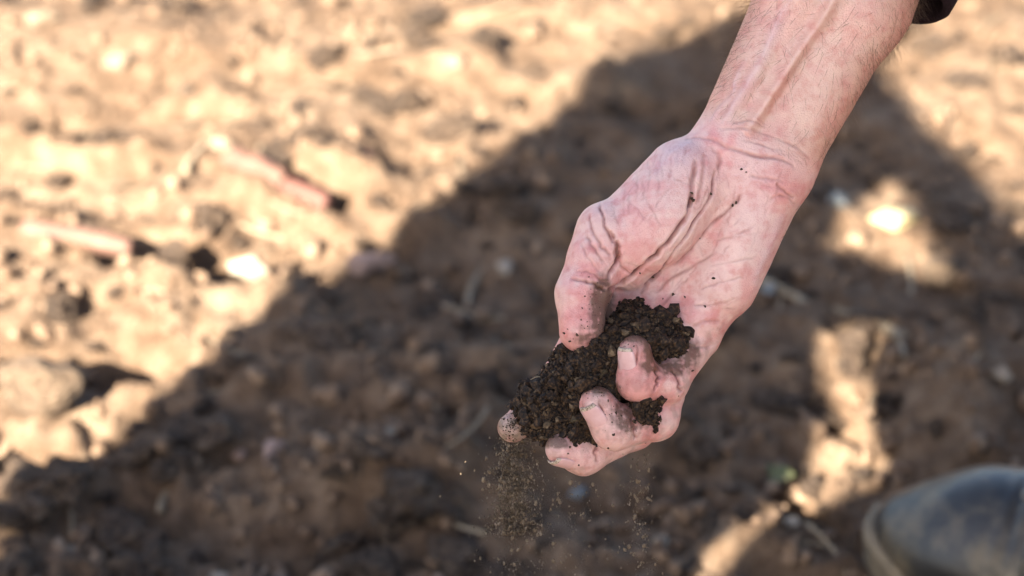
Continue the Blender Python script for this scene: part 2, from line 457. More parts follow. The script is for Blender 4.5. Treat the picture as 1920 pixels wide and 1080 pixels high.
stone(1440, 560, 40, 30, 'stone_grey', 'flat grey stone in shadow beside the little finger side of the palm', k=4)

# dry stalks -----------------------------------------------------------
def stalk_mesh(name, L, r0, r1, bend=0.06, nodes=(), seed=0, seg=14, ring=9):
    rr = np.random.default_rng(seed); V = []; Fc = []
    for i in range(seg + 1):
        t = i / seg; rad = r0 + (r1 - r0) * t
        for nd in nodes: rad *= 1 + 0.28 * math.exp(-((t - nd) / 0.045) ** 2)
        for j in range(ring):
            a = 2 * math.pi * j / ring; q = rad * (1 + 0.10 * rr.normal())
            V.append(((t - .5) * L, math.cos(a) * q + bend * L * math.sin(math.pi * t), math.sin(a) * q))
    for i in range(seg):
        for j in range(ring):
            Fc.append((i * ring + j, i * ring + (j + 1) % ring, (i + 1) * ring + (j + 1) % ring, (i + 1) * ring + j))
    me = bpy.data.meshes.new(name)
    me.from_pydata(V, [], [tuple(reversed(f)) for f in Fc] + [tuple(range(ring)), tuple(reversed(range(seg * ring, seg * ring + ring)))])
    for p in me.polygons: p.use_smooth = True
    return me

def stalk(pa, pb, wpx, mat, label, name='dry_stalk', cat='stalk', nodes=(), bend=.04, taper=.85, seed=0, lift=0.6, tilt=0):
    a = ground_at(np.array(float(pa[0])), np.array(float(pa[1]))); b = ground_at(np.array(float(pb[0])), np.array(float(pb[1])))
    L = float(np.linalg.norm(b - a)); s = px_size(*pa); r = wpx * s / 2
    o = obj(name, stalk_mesh(name, L, r, r * taper, bend, nodes, seed), M[mat], label=label, cat=cat)
    c = (a + b) / 2; za, zb = float(ground_h(*a)), float(ground_h(*b))
    zm = max(float(ground_h(*(a + (b - a) * t))) - (za + (zb - za) * t) for t in np.linspace(0, 1, 13))
    o.location = (c[0], c[1], np.mean([float(ground_h(*(a + (b - a) * t))) for t in np.linspace(0, 1, 9)]) + max(zm, 0) * 0.25 + r * lift)
    o.rotation_euler = (0, -math.atan2(zb - za, L) * .1 - tilt, math.atan2(b[1] - a[1], b[0] - a[0]))
    return o
stalk((52, 466), (250, 496), 44, 'stalk_pink', 'thick pale pink stalk piece lying along the dark hollow', nodes=(.7,), seed=1, lift=.7)
stalk((438, 340), (534, 388), 46, 'stalk_pink', 'pale pink half of the broken stalk, beside its red half', seed=2, taper=.95, lift=1.1)
stalk((532, 380), (614, 416), 42, 'stalk_red', 'darker red half of the broken stalk in the sun', seed=3, taper=.9, lift=1.1)
stalk((1560, 618), (1700, 668), 14, 'straw', 'grey-brown twig in shadow behind the hand', name='twig', cat='twig', seed=4)
stalk((1668, 655), (1690, 712), 11, 'straw', 'short forked twig end in shadow behind the hand', name='twig', cat='twig', seed=5)
stalk((1420, 535), (1530, 600), 16, 'straw', 'brown twig in shadow touching the lit strip tip', name='twig', cat='twig', seed=6)
stalk((1700, 500), (1700, 600), 10, 'straw', 'upright thin straw beside the round tan clod', name='dry_straw', cat='straw', seed=7)
stalk((875, 545), (905, 470), 13, 'straw', 'upper straw of the pale tuft in the shadow', name='dry_straw', cat='straw', seed=8)
stalk((830, 560), (885, 578), 9, 'straw', 'left straw at the foot of the pale tuft', name='dry_straw', cat='straw', seed=9)
stalk((880, 578), (945, 568), 9, 'straw', 'right straw at the foot of the pale tuft', name='dry_straw', cat='straw', seed=10)
stalk((488, 300), (500, 350), 8, 'straw', 'pale straw standing over the broken pink stalk', name='dry_straw', cat='straw', seed=11)
stalk((350, 345), (385, 295), 14, 'straw', 'pale straw stub in the sun left of the broken stalk', name='dry_straw', cat='straw', seed=12)
stalk((298, 945), (312, 910), 14, 'straw', 'pale straw bit in the dark hollow of shaded soil', name='dry_straw', cat='straw', seed=13)
stalk((780, 760), (850, 835), 6, 'straw', 'long thin straw on shaded soil left of the index finger', name='dry_straw', cat='straw', seed=14)
SB = [stalk_mesh('straw_bit', 1.0, .03, .02, .08, (), 40 + i, 8, 5) for i in range(4)]
for m_ in SB: m_.materials.append(M['straw'])
for i in range(46):
    px = random.uniform(20, 1900); py = random.uniform(20, 1070)
    if px > 1560 and py > 840: continue
    x, y = ground_at(np.array(px), np.array(py)); L = random.uniform(.018, .06)
    o = obj('straw_bit', SB[i % 4], label='thin dry bit of straw lying loose on the soil', cat='straw', group='bits of straw strewn over the field')
    o.location = (x, y, float(ground_h(x, y)) + .004); o.scale = (L, .055, .055); o.rotation_euler = (0, random.uniform(-.25, .25), random.uniform(0, 6.3))
# a little torn green leaf
def leaf_mesh():
    V = []; Fc = []; n = 10
    for i in range(n + 1):
        t = i / n; w = 0.009 * math.sin(math.pi * min(1, t * 0.92 + 0.06)) ** 0.8
        for j in range(5):
            s = j / 4 * 2 - 1
            V.append(((t - .5) * 0.036, s * w, 0.006 * t * t + 0.35 * w * s * s + 0.001 * math.sin(9 * t + s)))
    for i in range(n):
        for j in range(4): Fc.append((i * 5 + j, i * 5 + j + 1, (i + 1) * 5 + j + 1, (i + 1) * 5 + j))
    me = bpy.data.meshes.new('leaf'); me.from_pydata(V, [], Fc)
    for p in me.polygons: p.use_smooth = True
    return me
lf = obj('leaf', leaf_mesh(), M['leaf'], label='small green leaf at the edge of the sunlit patch', cat='leaf')
sm_ = lf.modifiers.new('thickness', 'SOLIDIFY'); sm_.thickness = 0.0006
lx, ly = ground_at(np.array(1450.), np.array(885.)); lf.location = (lx, ly, float(ground_h(lx, ly)) + .004); lf.rotation_euler = (.3, -.1, -.4)

# clods: the larger ones are things of their own
def in_view(x, y):
    q = np.stack([x, y, np.zeros_like(x)], -1) - CAMP
    d = q @ FW
    return 960 + (q @ RT) / d * FPX, 540 - (q @ UP) / d * FPX
cand = []
while len(cand) < 285:
    px = random.uniform(-60, 1980); py = random.uniform(-30, 1120)
    if px > 1600 and py > 860: continue
    sz = 0.006 + 0.017 * random.random() ** 2.6
    if any((px - a) ** 2 + (py - b) ** 2 < (36) ** 2 for a, b, _ in cand): continue
    if any((px - a) ** 2 + ((py - b) * 1.3 - 25) ** 2 < 75 ** 2 for a, b in STONES + [(100, 475), (200, 490), (485, 365), (575, 398)]): continue
    cand.append((px, py, sz))
CLOD_L = ['rough brown clod lying loose on the sunlit soil', 'rough brown clod lying loose in the shaded soil', 'larger rough clod standing out on the sunlit soil', 'larger rough clod standing out in the shaded soil']
CLOD_G = ['small clods on the sunlit soil', 'small clods in the shade', 'larger clods on the sunlit soil', 'larger clods in the shade']
for i, (px, py, sz) in enumerate(cand):
    k_ = (0 if (py < 1000 - .78 * px if px < 1050 else py < 160 and (px < 1400 or px > 1700)) else 1) + (2 if sz > .0115 else 0)
    o = obj('soil_clod', CLODS[i % 8], label=CLOD_L[k_], cat='clod', group=CLOD_G[k_])
    place(o, px, py, (sz * random.uniform(.8, 1.4), sz * random.uniform(.8, 1.2), sz * random.uniform(.55, .85)), random.uniform(0, 360), random.uniform(-15, 15), random.uniform(-15, 15), sink=.3)
# fine crumbs all over the field (nobody could count them)
def ico_unit(sub=1):
    bm = bmesh.new(); bmesh.ops.create_icosphere(bm, subdivisions=sub, radius=1)
    V = np.array([v.co[:] for v in bm.verts]); Fa = np.array([[v.index for v in f.verts] for f in bm.faces]); bm.free()
    return V, Fa
ICO_V, ICO_F = ico_unit(1)
def rand_rot(n):
    q = RNG.normal(size=(n, 4)); q /= np.linalg.norm(q, axis=1)[:, None]
    w, x, y, z = q.T
    return np.stack([np.stack([1 - 2 * (y * y + z * z), 2 * (x * y - z * w), 2 * (x * z + y * w)], -1),
                     np.stack([2 * (x * y + z * w), 1 - 2 * (x * x + z * z), 2 * (y * z - x * w)], -1),
                     np.stack([2 * (x * z - y * w), 2 * (y * z + x * w), 1 - 2 * (x * x + y * y)], -1)], 1)
def grains(name, C, R, stretch=None, base=(ICO_V, ICO_F), jit=0.28, flat=False):
    n = len(C); BV, BF = base
    A = BV[None] * (1 + jit * RNG.normal(size=(n, len(BV), 1))) * RNG.uniform(.65, 1.25, size=(n, 1, 3))
    A = np.einsum('nij,nvj->nvi', rand_rot(n), A)
    if stretch is not None: A = A * stretch
    V = (A * R[:, None, None] + C[:, None]).reshape(-1, 3)
    Fa = (BF[None] + (np.arange(n) * len(BV))[:, None, None]).reshape(-1, 3)
    return mesh_np(name, V, Fa, not flat)
OCT_V = np.array([(1, 0, 0), (-1, 0, 0), (0, 1, 0), (0, -1, 0), (0, 0, 1), (0, 0, -1)], float)
OCT_F = np.array([(0, 2, 4), (2, 1, 4), (1, 3, 4), (3, 0, 4), (2, 0, 5), (1, 2, 5), (3, 1, 5), (0, 3, 5)])
nC = 10000
cx = RNG.uniform(-.8, .8, nC); cy = RNG.uniform(.8, 2.4, nC)
keep = (vnoise(cx * 6, cy * 6, 77) + RNG.uniform(-.4, .4, nC) > -0.1) & (RNG.random(nC) > .75 * np.clip((cy - 1.25) / .5, 0, 1))
cx, cy = cx[keep], cy[keep]; cr = 0.002 + 0.0075 * RNG.random(len(cx)) ** 2.6
me = grains('loose_crumbs', np.stack([cx, cy, ground_h(cx, cy) + cr * 0.35], -1), cr)
obj('loose_crumbs', me, M['clod'], kind='stuff', label='fine crumbs and grit strewn over the field soil', cat='soil crumbs')

# ------------------------------------------------------------------ the hand (photo pixels + depth)
FING = {
    'index':  [((1125, 590, -80), 50), ((1050, 715, -85), 37), ((998, 775, -58), 33), ((961, 802, -38), 28)],
    'middle': [((1190, 640, -75), 50), ((1188, 800, -75), 41), ((1094, 849, -10), 40), ((1053, 842, 24), 31)],
    'ring':   [((1260, 650, -62), 48), ((1230, 784, -8), 41), ((1152, 803, 46), 40), ((1119, 757, 68), 33)],
    'little': [((1308, 628, -45), 43), ((1250, 716, 22), 39), ((1196, 713, 64), 38), ((1190, 660, 80), 31.5)],
    'thumb':  [((1140, 438, 12), 62), ((1092, 552, 38), 49), ((1087, 622, 50), 39)],
}
def arr(*v): return np.array(v, float)
def finger_sdf(P, ch):
    d = None
    for (a, ra), (b, rb) in zip(ch[:-1], ch[1:]):
        a = np.array(a, float); b = np.array(b, float)
        c = cone(P, a, b, ra, rb)
        # fleshy belly between the joints
        mid = (a + b) / 2
        d = c if d is None else smin(d, c, 16)
    return d
def hand_sdf(P):
    palm = cone(P, (1375, 300, -50), (1135, 585, -75), 74, 50)
    for a, b, ra, rb in [((1400, 300, -52), (1195, 635, -72), 78, 50), ((1425, 305, -50), (1258, 645, -62), 78, 49), ((1445, 320, -45), (1308, 628, -47), 70, 43)]:
        palm = smin(palm, cone(P, a, b, ra, rb), 26)
    palm = smin(palm, cone(P, (1432, 356, -16), (1362, 535, -24), 66, 58), 34)      # little-finger side pad
    palm = smin(palm, cone(P, (1330, 330, -30), (1420, 330, -30), 62, 62), 30)
    # pads under the fingers
    for x, y, z in [(1190, 605, -38), (1255, 612, -30), (1310, 598, -18)]:
        palm = smin(palm, ell(P, (x, y, z), (42, 42, 34)), 22)
    # thumb ball
    th = cone(P, (1288, 346, -22), (1175, 440, 0), 88, 72)
    ca, sa = math.cos(math.radians(-52)), math.sin(math.radians(-52))
    rot = np.array([[ca, -sa, 0], [sa, ca, 0], [0, 0, 1]]).T
    th = smin(th, ell(P, (1238, 420, 18), (70, 118, 66), np.array([[math.cos(.72), -math.sin(.72), 0], [math.sin(.72), math.cos(.72), 0], [0, 0, 1]])), 26)
    th = smin(th, ell(P, (1178, 505, 0), (40, 38, 46)), 16)
    palm = smin(palm, th, 15)
    tb = finger_sdf(P, FING['thumb'])
    tb = smin(tb, ell(P, (1096, 606, 62), (38, 46, 30)), 12)                        # thumb pulp
    tb = smin(tb, ell(P, (1112, 482, 34), (46, 46, 44)), 10)
    palm = smin(palm, tb, 12)
    # fingers, kept apart from each other
    fs = []
    for n_ in ('index', 'middle', 'ring', 'little'):
        ch = FING[n_]; f = finger_sdf(P, ch)
        t0 = np.array(ch[2][0], float); t1 = np.array(ch[3][0], float); ax = (t1 - t0) / np.linalg.norm(t1 - t0)
        fs.append(f)
    d = palm
    for f in fs: d = smin(d, f, 9)
    # forearm: radius side, ulna side, belly
    A = (1462, 330, -52); 
    fa = cone(P, (1378, 262, -48), (1520, -40, -60), 74, 86)
    fa = smin(fa, cone(P, (1458, 302, -48), (1612, 5, -62), 72, 90), 50)
    fa = smin(fa, cone(P, (1520, -40, -60), (1790, -520, -70), 90, 125), 50)
    fa = smin(fa, cone(P, (1612, 5, -62), (1850, -500, -70), 90, 130), 50)
    d = smin(d, fa, 44)
    return d
HV, HQ, HD = iso_mesh(hand_sdf, (900, -560, -230), (2010, 910, 150), 2.1)
HV = smooth(HV, HQ, 3)
HN = vnormals(HV, HQ)
# front surface lookup
front_lo = np.array([900, -560, -230.]); vox = 2.1
def front_z(px, py):
    i = np.clip(((np.asarray(px) - front_lo[0]) / vox - .5).round().astype(int), 0, HD.shape[0] - 1)
    j = np.clip(((np.asarray(py) - front_lo[1]) / vox - .5).round().astype(int), 0, HD.shape[1] - 1)
    col = HD[i, j] < 0
    k = HD.shape[2] - 1 - np.argmax(col[:, ::-1], axis=1)
    return np.where(col.any(1), front_lo[2] + vox * (k + 1.0), np.nan)
def spline(pts, n=40):
    pts = np.array(pts, float); t = np.linspace(0, len(pts) - 1, n); out = []
    for x in t:
        i = min(int(x), len(pts) - 2); f = x - i
        p0 = pts[max(i - 1, 0)]; p1 = pts[i]; p2 = pts[i + 1]; p3 = pts[min(i + 2, len(pts) - 1)]
        out.append(0.5 * ((2 * p1) + (-p0 + p2) * f + (2 * p0 - 5 * p1 + 4 * p2 - p3) * f * f + (-p0 + 3 * p1 - 3 * p2 + p3) * f ** 3))
    return np.array(out)
def poly_dist(V, pl):
    best = np.full(len(V), 1e9); tt = np.zeros(len(V))
    for i in range(len(pl) - 1):
        a, b = pl[i], pl[i + 1]; ab = b - a
        t = np.clip(((V - a) @ ab) / (ab @ ab + 1e-9), 0, 1)
        d = np.linalg.norm(V - a - t[:, None] * ab, axis=1)
        m = d < best; best[m] = d[m]; tt[m] = (i + t[m]) / (len(pl) - 1)
    return best, tt
DISP = np.zeros(len(HV)); CREASE = np.zeros(len(HV)); VEIN = np.zeros(len(HV))
def along(pts, w, depth, bulge=0.3, fade=0.12, col=1.0, n=40, vein=0.0):
    global DISP, CREASE, VEIN
    p2 = spline(pts, n); sd = int(abs(pts[0][0] * 7 + pts[0][1])) % 997; tq = np.linspace(0, 1, n) * max(2.0, len(pts) * 1.3)
    if depth > 0:
        p2 = p2 + np.column_stack([vnoise(tq * 2, tq * 0 + sd, 5), vnoise(tq * 2, tq * 0 + sd + .5, 8)]) * 5.0
    z = front_z(p2[:, 0], p2[:, 1])
    ok = ~np.isnan(z); pl = np.column_stack([p2[ok], z[ok]])
    if len(pl) < 3: return
    lo = pl.min(0) - 40; hi = pl.max(0) + 40
    m = ((HV > lo) & (HV < hi)).all(1) & (HN[:, 2] > -0.25)
    d, t = poly_dist(HV[m], pl)
    f = np.clip(np.minimum(t, 1 - t) / fade, 0, 1) ** 0.7 if fade > 0 else 1.0
    if depth > 0: f = f * np.clip(.92 + .9 * vnoise(t * len(pts) * 1.7 + sd, t * 0 + sd, 3), .3, 1.25)
    g = np.exp(-(d / w) ** 2)
    DISP[m] += f * (-depth * g + bulge * (.16 if depth > 0 else 1) * depth * np.exp(-((d - 2.1 * w) / (1.1 * w)) ** 2))
    if depth > 0: CREASE[m] = np.maximum(CREASE[m], col * f * np.exp(-(d / (w * 0.9)) ** 2))
    if vein: VEIN[m] = np.maximum(VEIN[m], vein * f * np.exp(-(d / (w * 1.3)) ** 2))
# palm lines
along([(1306, 298), (1299, 338), (1297, 375), (1284, 410), (1262, 445), (1235, 474), (1200, 505), (1168, 529), (1140, 544)], 4.2, 12.5, .25)
along([(1343, 318), (1336, 355), (1324, 387), (1303, 418), (1280, 450), (1258, 482), (1238, 508), (1212, 533), (1196, 556)], 3.6, 7.6, .3)
along([(1333, 275), (1346, 292), (1350, 318), (1340, 345)], 4.2, 3.4, .5, fade=.4, col=.6)
along([(1322, 288), (1318, 320), (1312, 360), (1300, 395)], 4.3, 3.0, .4, col=.5)
along([(1392, 362), (1372, 385), (1345, 412), (1318, 440), (1290, 474), (1262, 500)], 2.9, 3.1, .4, col=.7)
along([(1345, 470), (1300, 498), (1262, 520), (1225, 552)], 2.9, 2.7, .4, col=.6)
along([(1420, 420), (1385, 440), (1340, 452)], 2.5, 1.7, .4, col=.4)
along([(1290, 520), (1262, 548), (1238, 578)], 2.3, 2.0, .4, col=.5)
along([(1376, 616), (1352, 606), (1330, 602), (1305, 612), (1290, 628)], 3.2, 3.2, .5, fade=.45, col=.55)
along([(1362, 632), (1338, 645), (1310, 650), (1292, 648)], 3.2, 4.0, .5, fade=.45, col=.55)
along([(1455, 345), (1475, 360), (1488, 372)], 2.9, 2.7, .5, col=.5)
along([(1440, 380), (1458, 366), (1478, 372), (1490, 385)], 2.9, 2.5, .5, col=.5)
along([(1402, 330), (1440, 335), (1470, 342)], 3.2, 2.2, .5, col=.4)
along([(1380, 560), (1340, 572), (1300, 570)], 2.3, 1.5, .4, col=.4)
along([(1395, 520), (1350, 530), (1310, 545)], 2.3, 1.4, .4, col=.35)
along([(1420, 480), (1370, 492), (1330, 500)], 2.3, 1.3, .4, col=.35)
# thumb
along([(1144, 432), (1152, 452), (1158, 470), (1157, 490), (1148, 508), (1138, 522)], 4.3, 8.5, .35)
along([(1122, 368), (1127, 395), (1135, 425), (1150, 455)], 2.9, 3.8, .4, col=.7)
along([(1104, 398), (1112, 432), (1128, 462), (1146, 482)], 2.9, 3.1, .4, col=.6)
along([(1100, 440), (1112, 465), (1135, 492)], 2.9, 2.5, .4, col=.5)
along([(1090, 452), (1100, 482), (1126, 508)], 2.5, 2.0, .4, col=.4)
along([(1070, 522), (1092, 526), (1114, 532), (1134, 546)], 3.0, 5.1, .45)
along([(1082, 508), (1106, 512), (1136, 530)], 2.5, 2.5, .4, col=.5)
along([(1150, 470), (1165, 500), (1180, 515)], 2.5, 2.5, .4, col=.5)
for k in range(9):                                   # fine crinkles over the thumb base
    x = 1150 + 13 * k + random.uniform(-6, 6); y = 385 - 8 * k + random.uniform(-14, 14); L = random.uniform(12, 34); q = random.uniform(-5, 7)
    along([(x, y - L), (x + 3 + q * .5, y), (x + q, y + L)], random.uniform(2.4, 3.4), random.uniform(.4, 1.0), .3, fade=.35, col=.3, n=14)
for k in range(7):
    x = 1218 + 11 * k
    along([(x + 8, 272 + (k % 2) * 5), (x, 290), (x - 5, 312 + 4 * (k % 3))], 2.8, random.uniform(.5, 1.2), .3, fade=.35, col=.2, n=12)
# wrist
along([(1282, 262), (1325, 260), (1362, 276), (1418, 292), (1468, 300), (1496, 318)], 3.6, 3.6, .4, col=.6)
along([(1345, 240), (1392, 240), (1440, 252), (1492, 276), (1520, 300)], 3.4, 2.2, .4, col=.35)
along([(1372, 228), (1410, 228), (1438, 240)], 2.5, 2.1, .5, col=.4)
for k in range(8):
    along([(1390 + 12 * k, 262 + 2.5 * k), (1420 + 12 * k, 268 + 4 * k), (1446 + 10 * k, 280 + 5 * k)], 2.0, 0.9, .3, col=.18, n=12)
# tendons and veins on the forearm
along([(1398, 252), (1425, 212), (1460, 158), (1500, 96), (1540, 38), (1575, -20)], 11, -11, .18, fade=.1)
along([(1432, 232), (1462, 184), (1500, 124), (1545, 56)], 10, 4.5, .2, fade=.25, col=.0)
along([(1378, 232), (1405, 190), (1440, 135), (1480, 70)], 9, 3.5, .2, fade=.15, col=.0)
along([(1352, 238), (1380, 190), (1420, 128), (1450, 60), (1480, 0)], 8, -3, .2, fade=.15, vein=.7)
along([(1330, 232), (1348, 205), (1372, 178), (1378, 150), (1400, 110)], 5, -2, .2, fade=.15, vein=.6)
along([(1300, 268), (1258, 290), (1225, 330)], 9, -1.5, .2, vein=.6)
along([(1470, 400), (1440, 470), (1410, 540)], 9, -1.2, .2, vein=.5)
# fingers
along([(1231, 694), (1234, 712), (1229, 734)], 3.6, 5, .4)
along([(1262, 694), (1272, 712), (1277, 736)], 4, 6, .4)
along([(1185, 782), (1190, 802), (1189, 822)], 3.6, 4.5, .4)
along([(1118, 838), (1117, 850), (1122, 866)], 3.4, 4.5, .4)
along([(1160, 650), (1162, 672), (1172, 689), (1188, 686), (1195, 664), (1193, 646)], 2.3, 3.0, .3, fade=.1, col=.95)
along([(1090, 756), (1095, 776), (1107, 795), (1123, 789), (1128, 768), (1120, 750)], 2.3, 3.0, .3, fade=.1, col=.95)
for k in range(95):                                  # faint short lines all over the palm
    x = random.uniform(1150, 1470); y = random.uniform(300, 600)
    if not (0.0 < (x - 1130) * .62 + (y - 300) * .1 and (x - 1500) * .9 + (y - 340) * .42 < -18): continue
    a = random.choice((random.gauss(2.25, .35), random.gauss(.9, .5))); L = random.uniform(10, 34)
    dx, dy = math.cos(a) * L, math.sin(a) * L; q = random.uniform(-4, 4)
    along([(x - dx, y - dy), (x + q, y - q), (x + dx, y + dy)], random.uniform(1.7, 2.6), random.uniform(.3, 1.1), 0.0, fade=.4, col=random.uniform(.12, .4), n=10)
DISP += 1.1 * vnoise3(HV / 34.0, 4) + 0.5 * vnoise3(HV / 13.0, 9)
HV2 = HV + HN * DISP[:, None]
HN2 = vnormals(HV2, HQ)

# skin colour, with crease shade and palm highlights painted in
def sp(x, y, rx, ry=None):
    ry = ry or rx
    return np.exp(-((HV[:, 0] - x) / rx) ** 2 - ((HV[:, 1] - y) / ry) ** 2)
palmc = np.array([0.67, 0.412, 0.358]); armc = np.array([0.66, 0.435, 0.345]); red = np.array([0.64, 0.25, 0.225])
pale = np.array([0.78, 0.61, 0.52]); blue = np.array([0.50, 0.37, 0.42])
ax_t = ((HV[:, 0] - 1420) * 0.42 + (HV[:, 1] - 280) * -0.905)         # along the forearm
wa = np.clip((ax_t + 10) / 60, 0, 1); wa = wa * wa * (3 - 2 * wa)
Cc = palmc + (armc - palmc) * wa[:, None]
mot = np.clip(0.45 + 1.3 * vnoise3(HV / 60.0, 15) + 1.0 * vnoise3(HV / 22.0, 17) + .6 * vnoise3(HV / 9.0, 19), 0, 1)
redm = 0.75 * mot + .75 * sp(1465, 345, 55, 40) + .55 * sp(1340, 300, 40, 40) + .35 * sp(1300, 610, 70, 40) + .45 * sp(1160, 570, 60, 35) + \
    .35 * sp(1120, 800, 50) + .35 * sp(1075, 860, 50, 35) + .3 * sp(1200, 715, 50) + .35 * sp(1085, 600, 40, 50) + .3 * sp(1180, 510, 40, 40) + .3 * sp(1140, 470, 40, 50)
redm = np.clip(redm * (1 - 0.55 * wa), 0, .85)
Cc = Cc + (red - Cc) * (redm * 0.78)[:, None]
palem = np.clip(0.5 * sp(1240, 420, 70, 80) + .5 * sp(1410, 470, 60, 90) + .35 * (1 - mot), 0, 1) * (1 - wa)  # pale mottling, plus whitish highlights painted onto the palm bulges
Cc = Cc + (pale - Cc) * (palem * 0.45)[:, None]
bl = np.clip(.8 * sp(1265, 285, 45, 25) + VEIN + .4 * sp(1430, 450, 30, 90), 0, .8)
Cc = Cc + (blue - Cc) * (bl * .45)[:, None]
Cc = Cc + (red * np.array([.42, .36, .32]) - Cc) * np.minimum(CREASE * 0.95, .92)[:, None]  # creases reddened and darkened, their shade put into the colour
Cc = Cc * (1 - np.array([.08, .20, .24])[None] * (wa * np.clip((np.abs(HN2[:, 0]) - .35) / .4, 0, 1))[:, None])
# soil rubbed into the skin
dn = vnoise3(HV / 9.0, 33) + 0.7 * vnoise3(HV / 4.0, 35)
dirt = 1.9 * sp(1128, 572, 19, 42) + .55 * sp(1105, 632, 34, 26) + 1.5 * sp(1190, 630, 36, 12) + 1.4 * sp(1120, 727, 36, 12) + 1.0 * sp(1035, 826, 24, 14) + .9 * sp(1290, 655, 26, 26) + \
    .8 * sp(1215, 668, 14, 40) + .6 * sp(1165, 768, 30, 30) + .6 * sp(1180, 800, 30, 20) + .5 * sp(1045, 828, 30, 12) + 1.0 * sp(1255, 690, 40, 14) + .25 * sp(1235, 800, 30, 25)
dirt = np.clip((dirt * (1.05 + .75 * dn) - 0.12) * 1.45, 0, .92)
film = np.clip((HV[:, 1] - 545) / 90, 0, 1) * np.clip(.04 + .40 * vnoise3(HV / 18.0, 61) + .28 * vnoise3(HV / 6.0, 63), 0, .3)
dirt = np.maximum(dirt, film)
dirt = np.maximum(dirt, np.clip(CREASE - .7, 0, 1) * 1.2 * np.clip((HV[:, 1] - 330) / 120, 0, 1))
Cc = Cc + (np.array([0.072, 0.034, 0.013]) - Cc) * (dirt * .9)[:, None]
dust = np.clip(1.4 * sp(955, 803, 36, 36) + .35 * sp(1190, 640, 26, 18) + .35 * sp(1112, 738, 28, 16), 0, 1) * np.clip(.85 + .5 * dn, 0, 1)
Cc = Cc + (np.array([0.20, 0.145, 0.095]) - Cc) * (dust * .9)[:, None]
Cc = np.clip(Cc, 0.01, 0.9)

HW = P3(HV2)

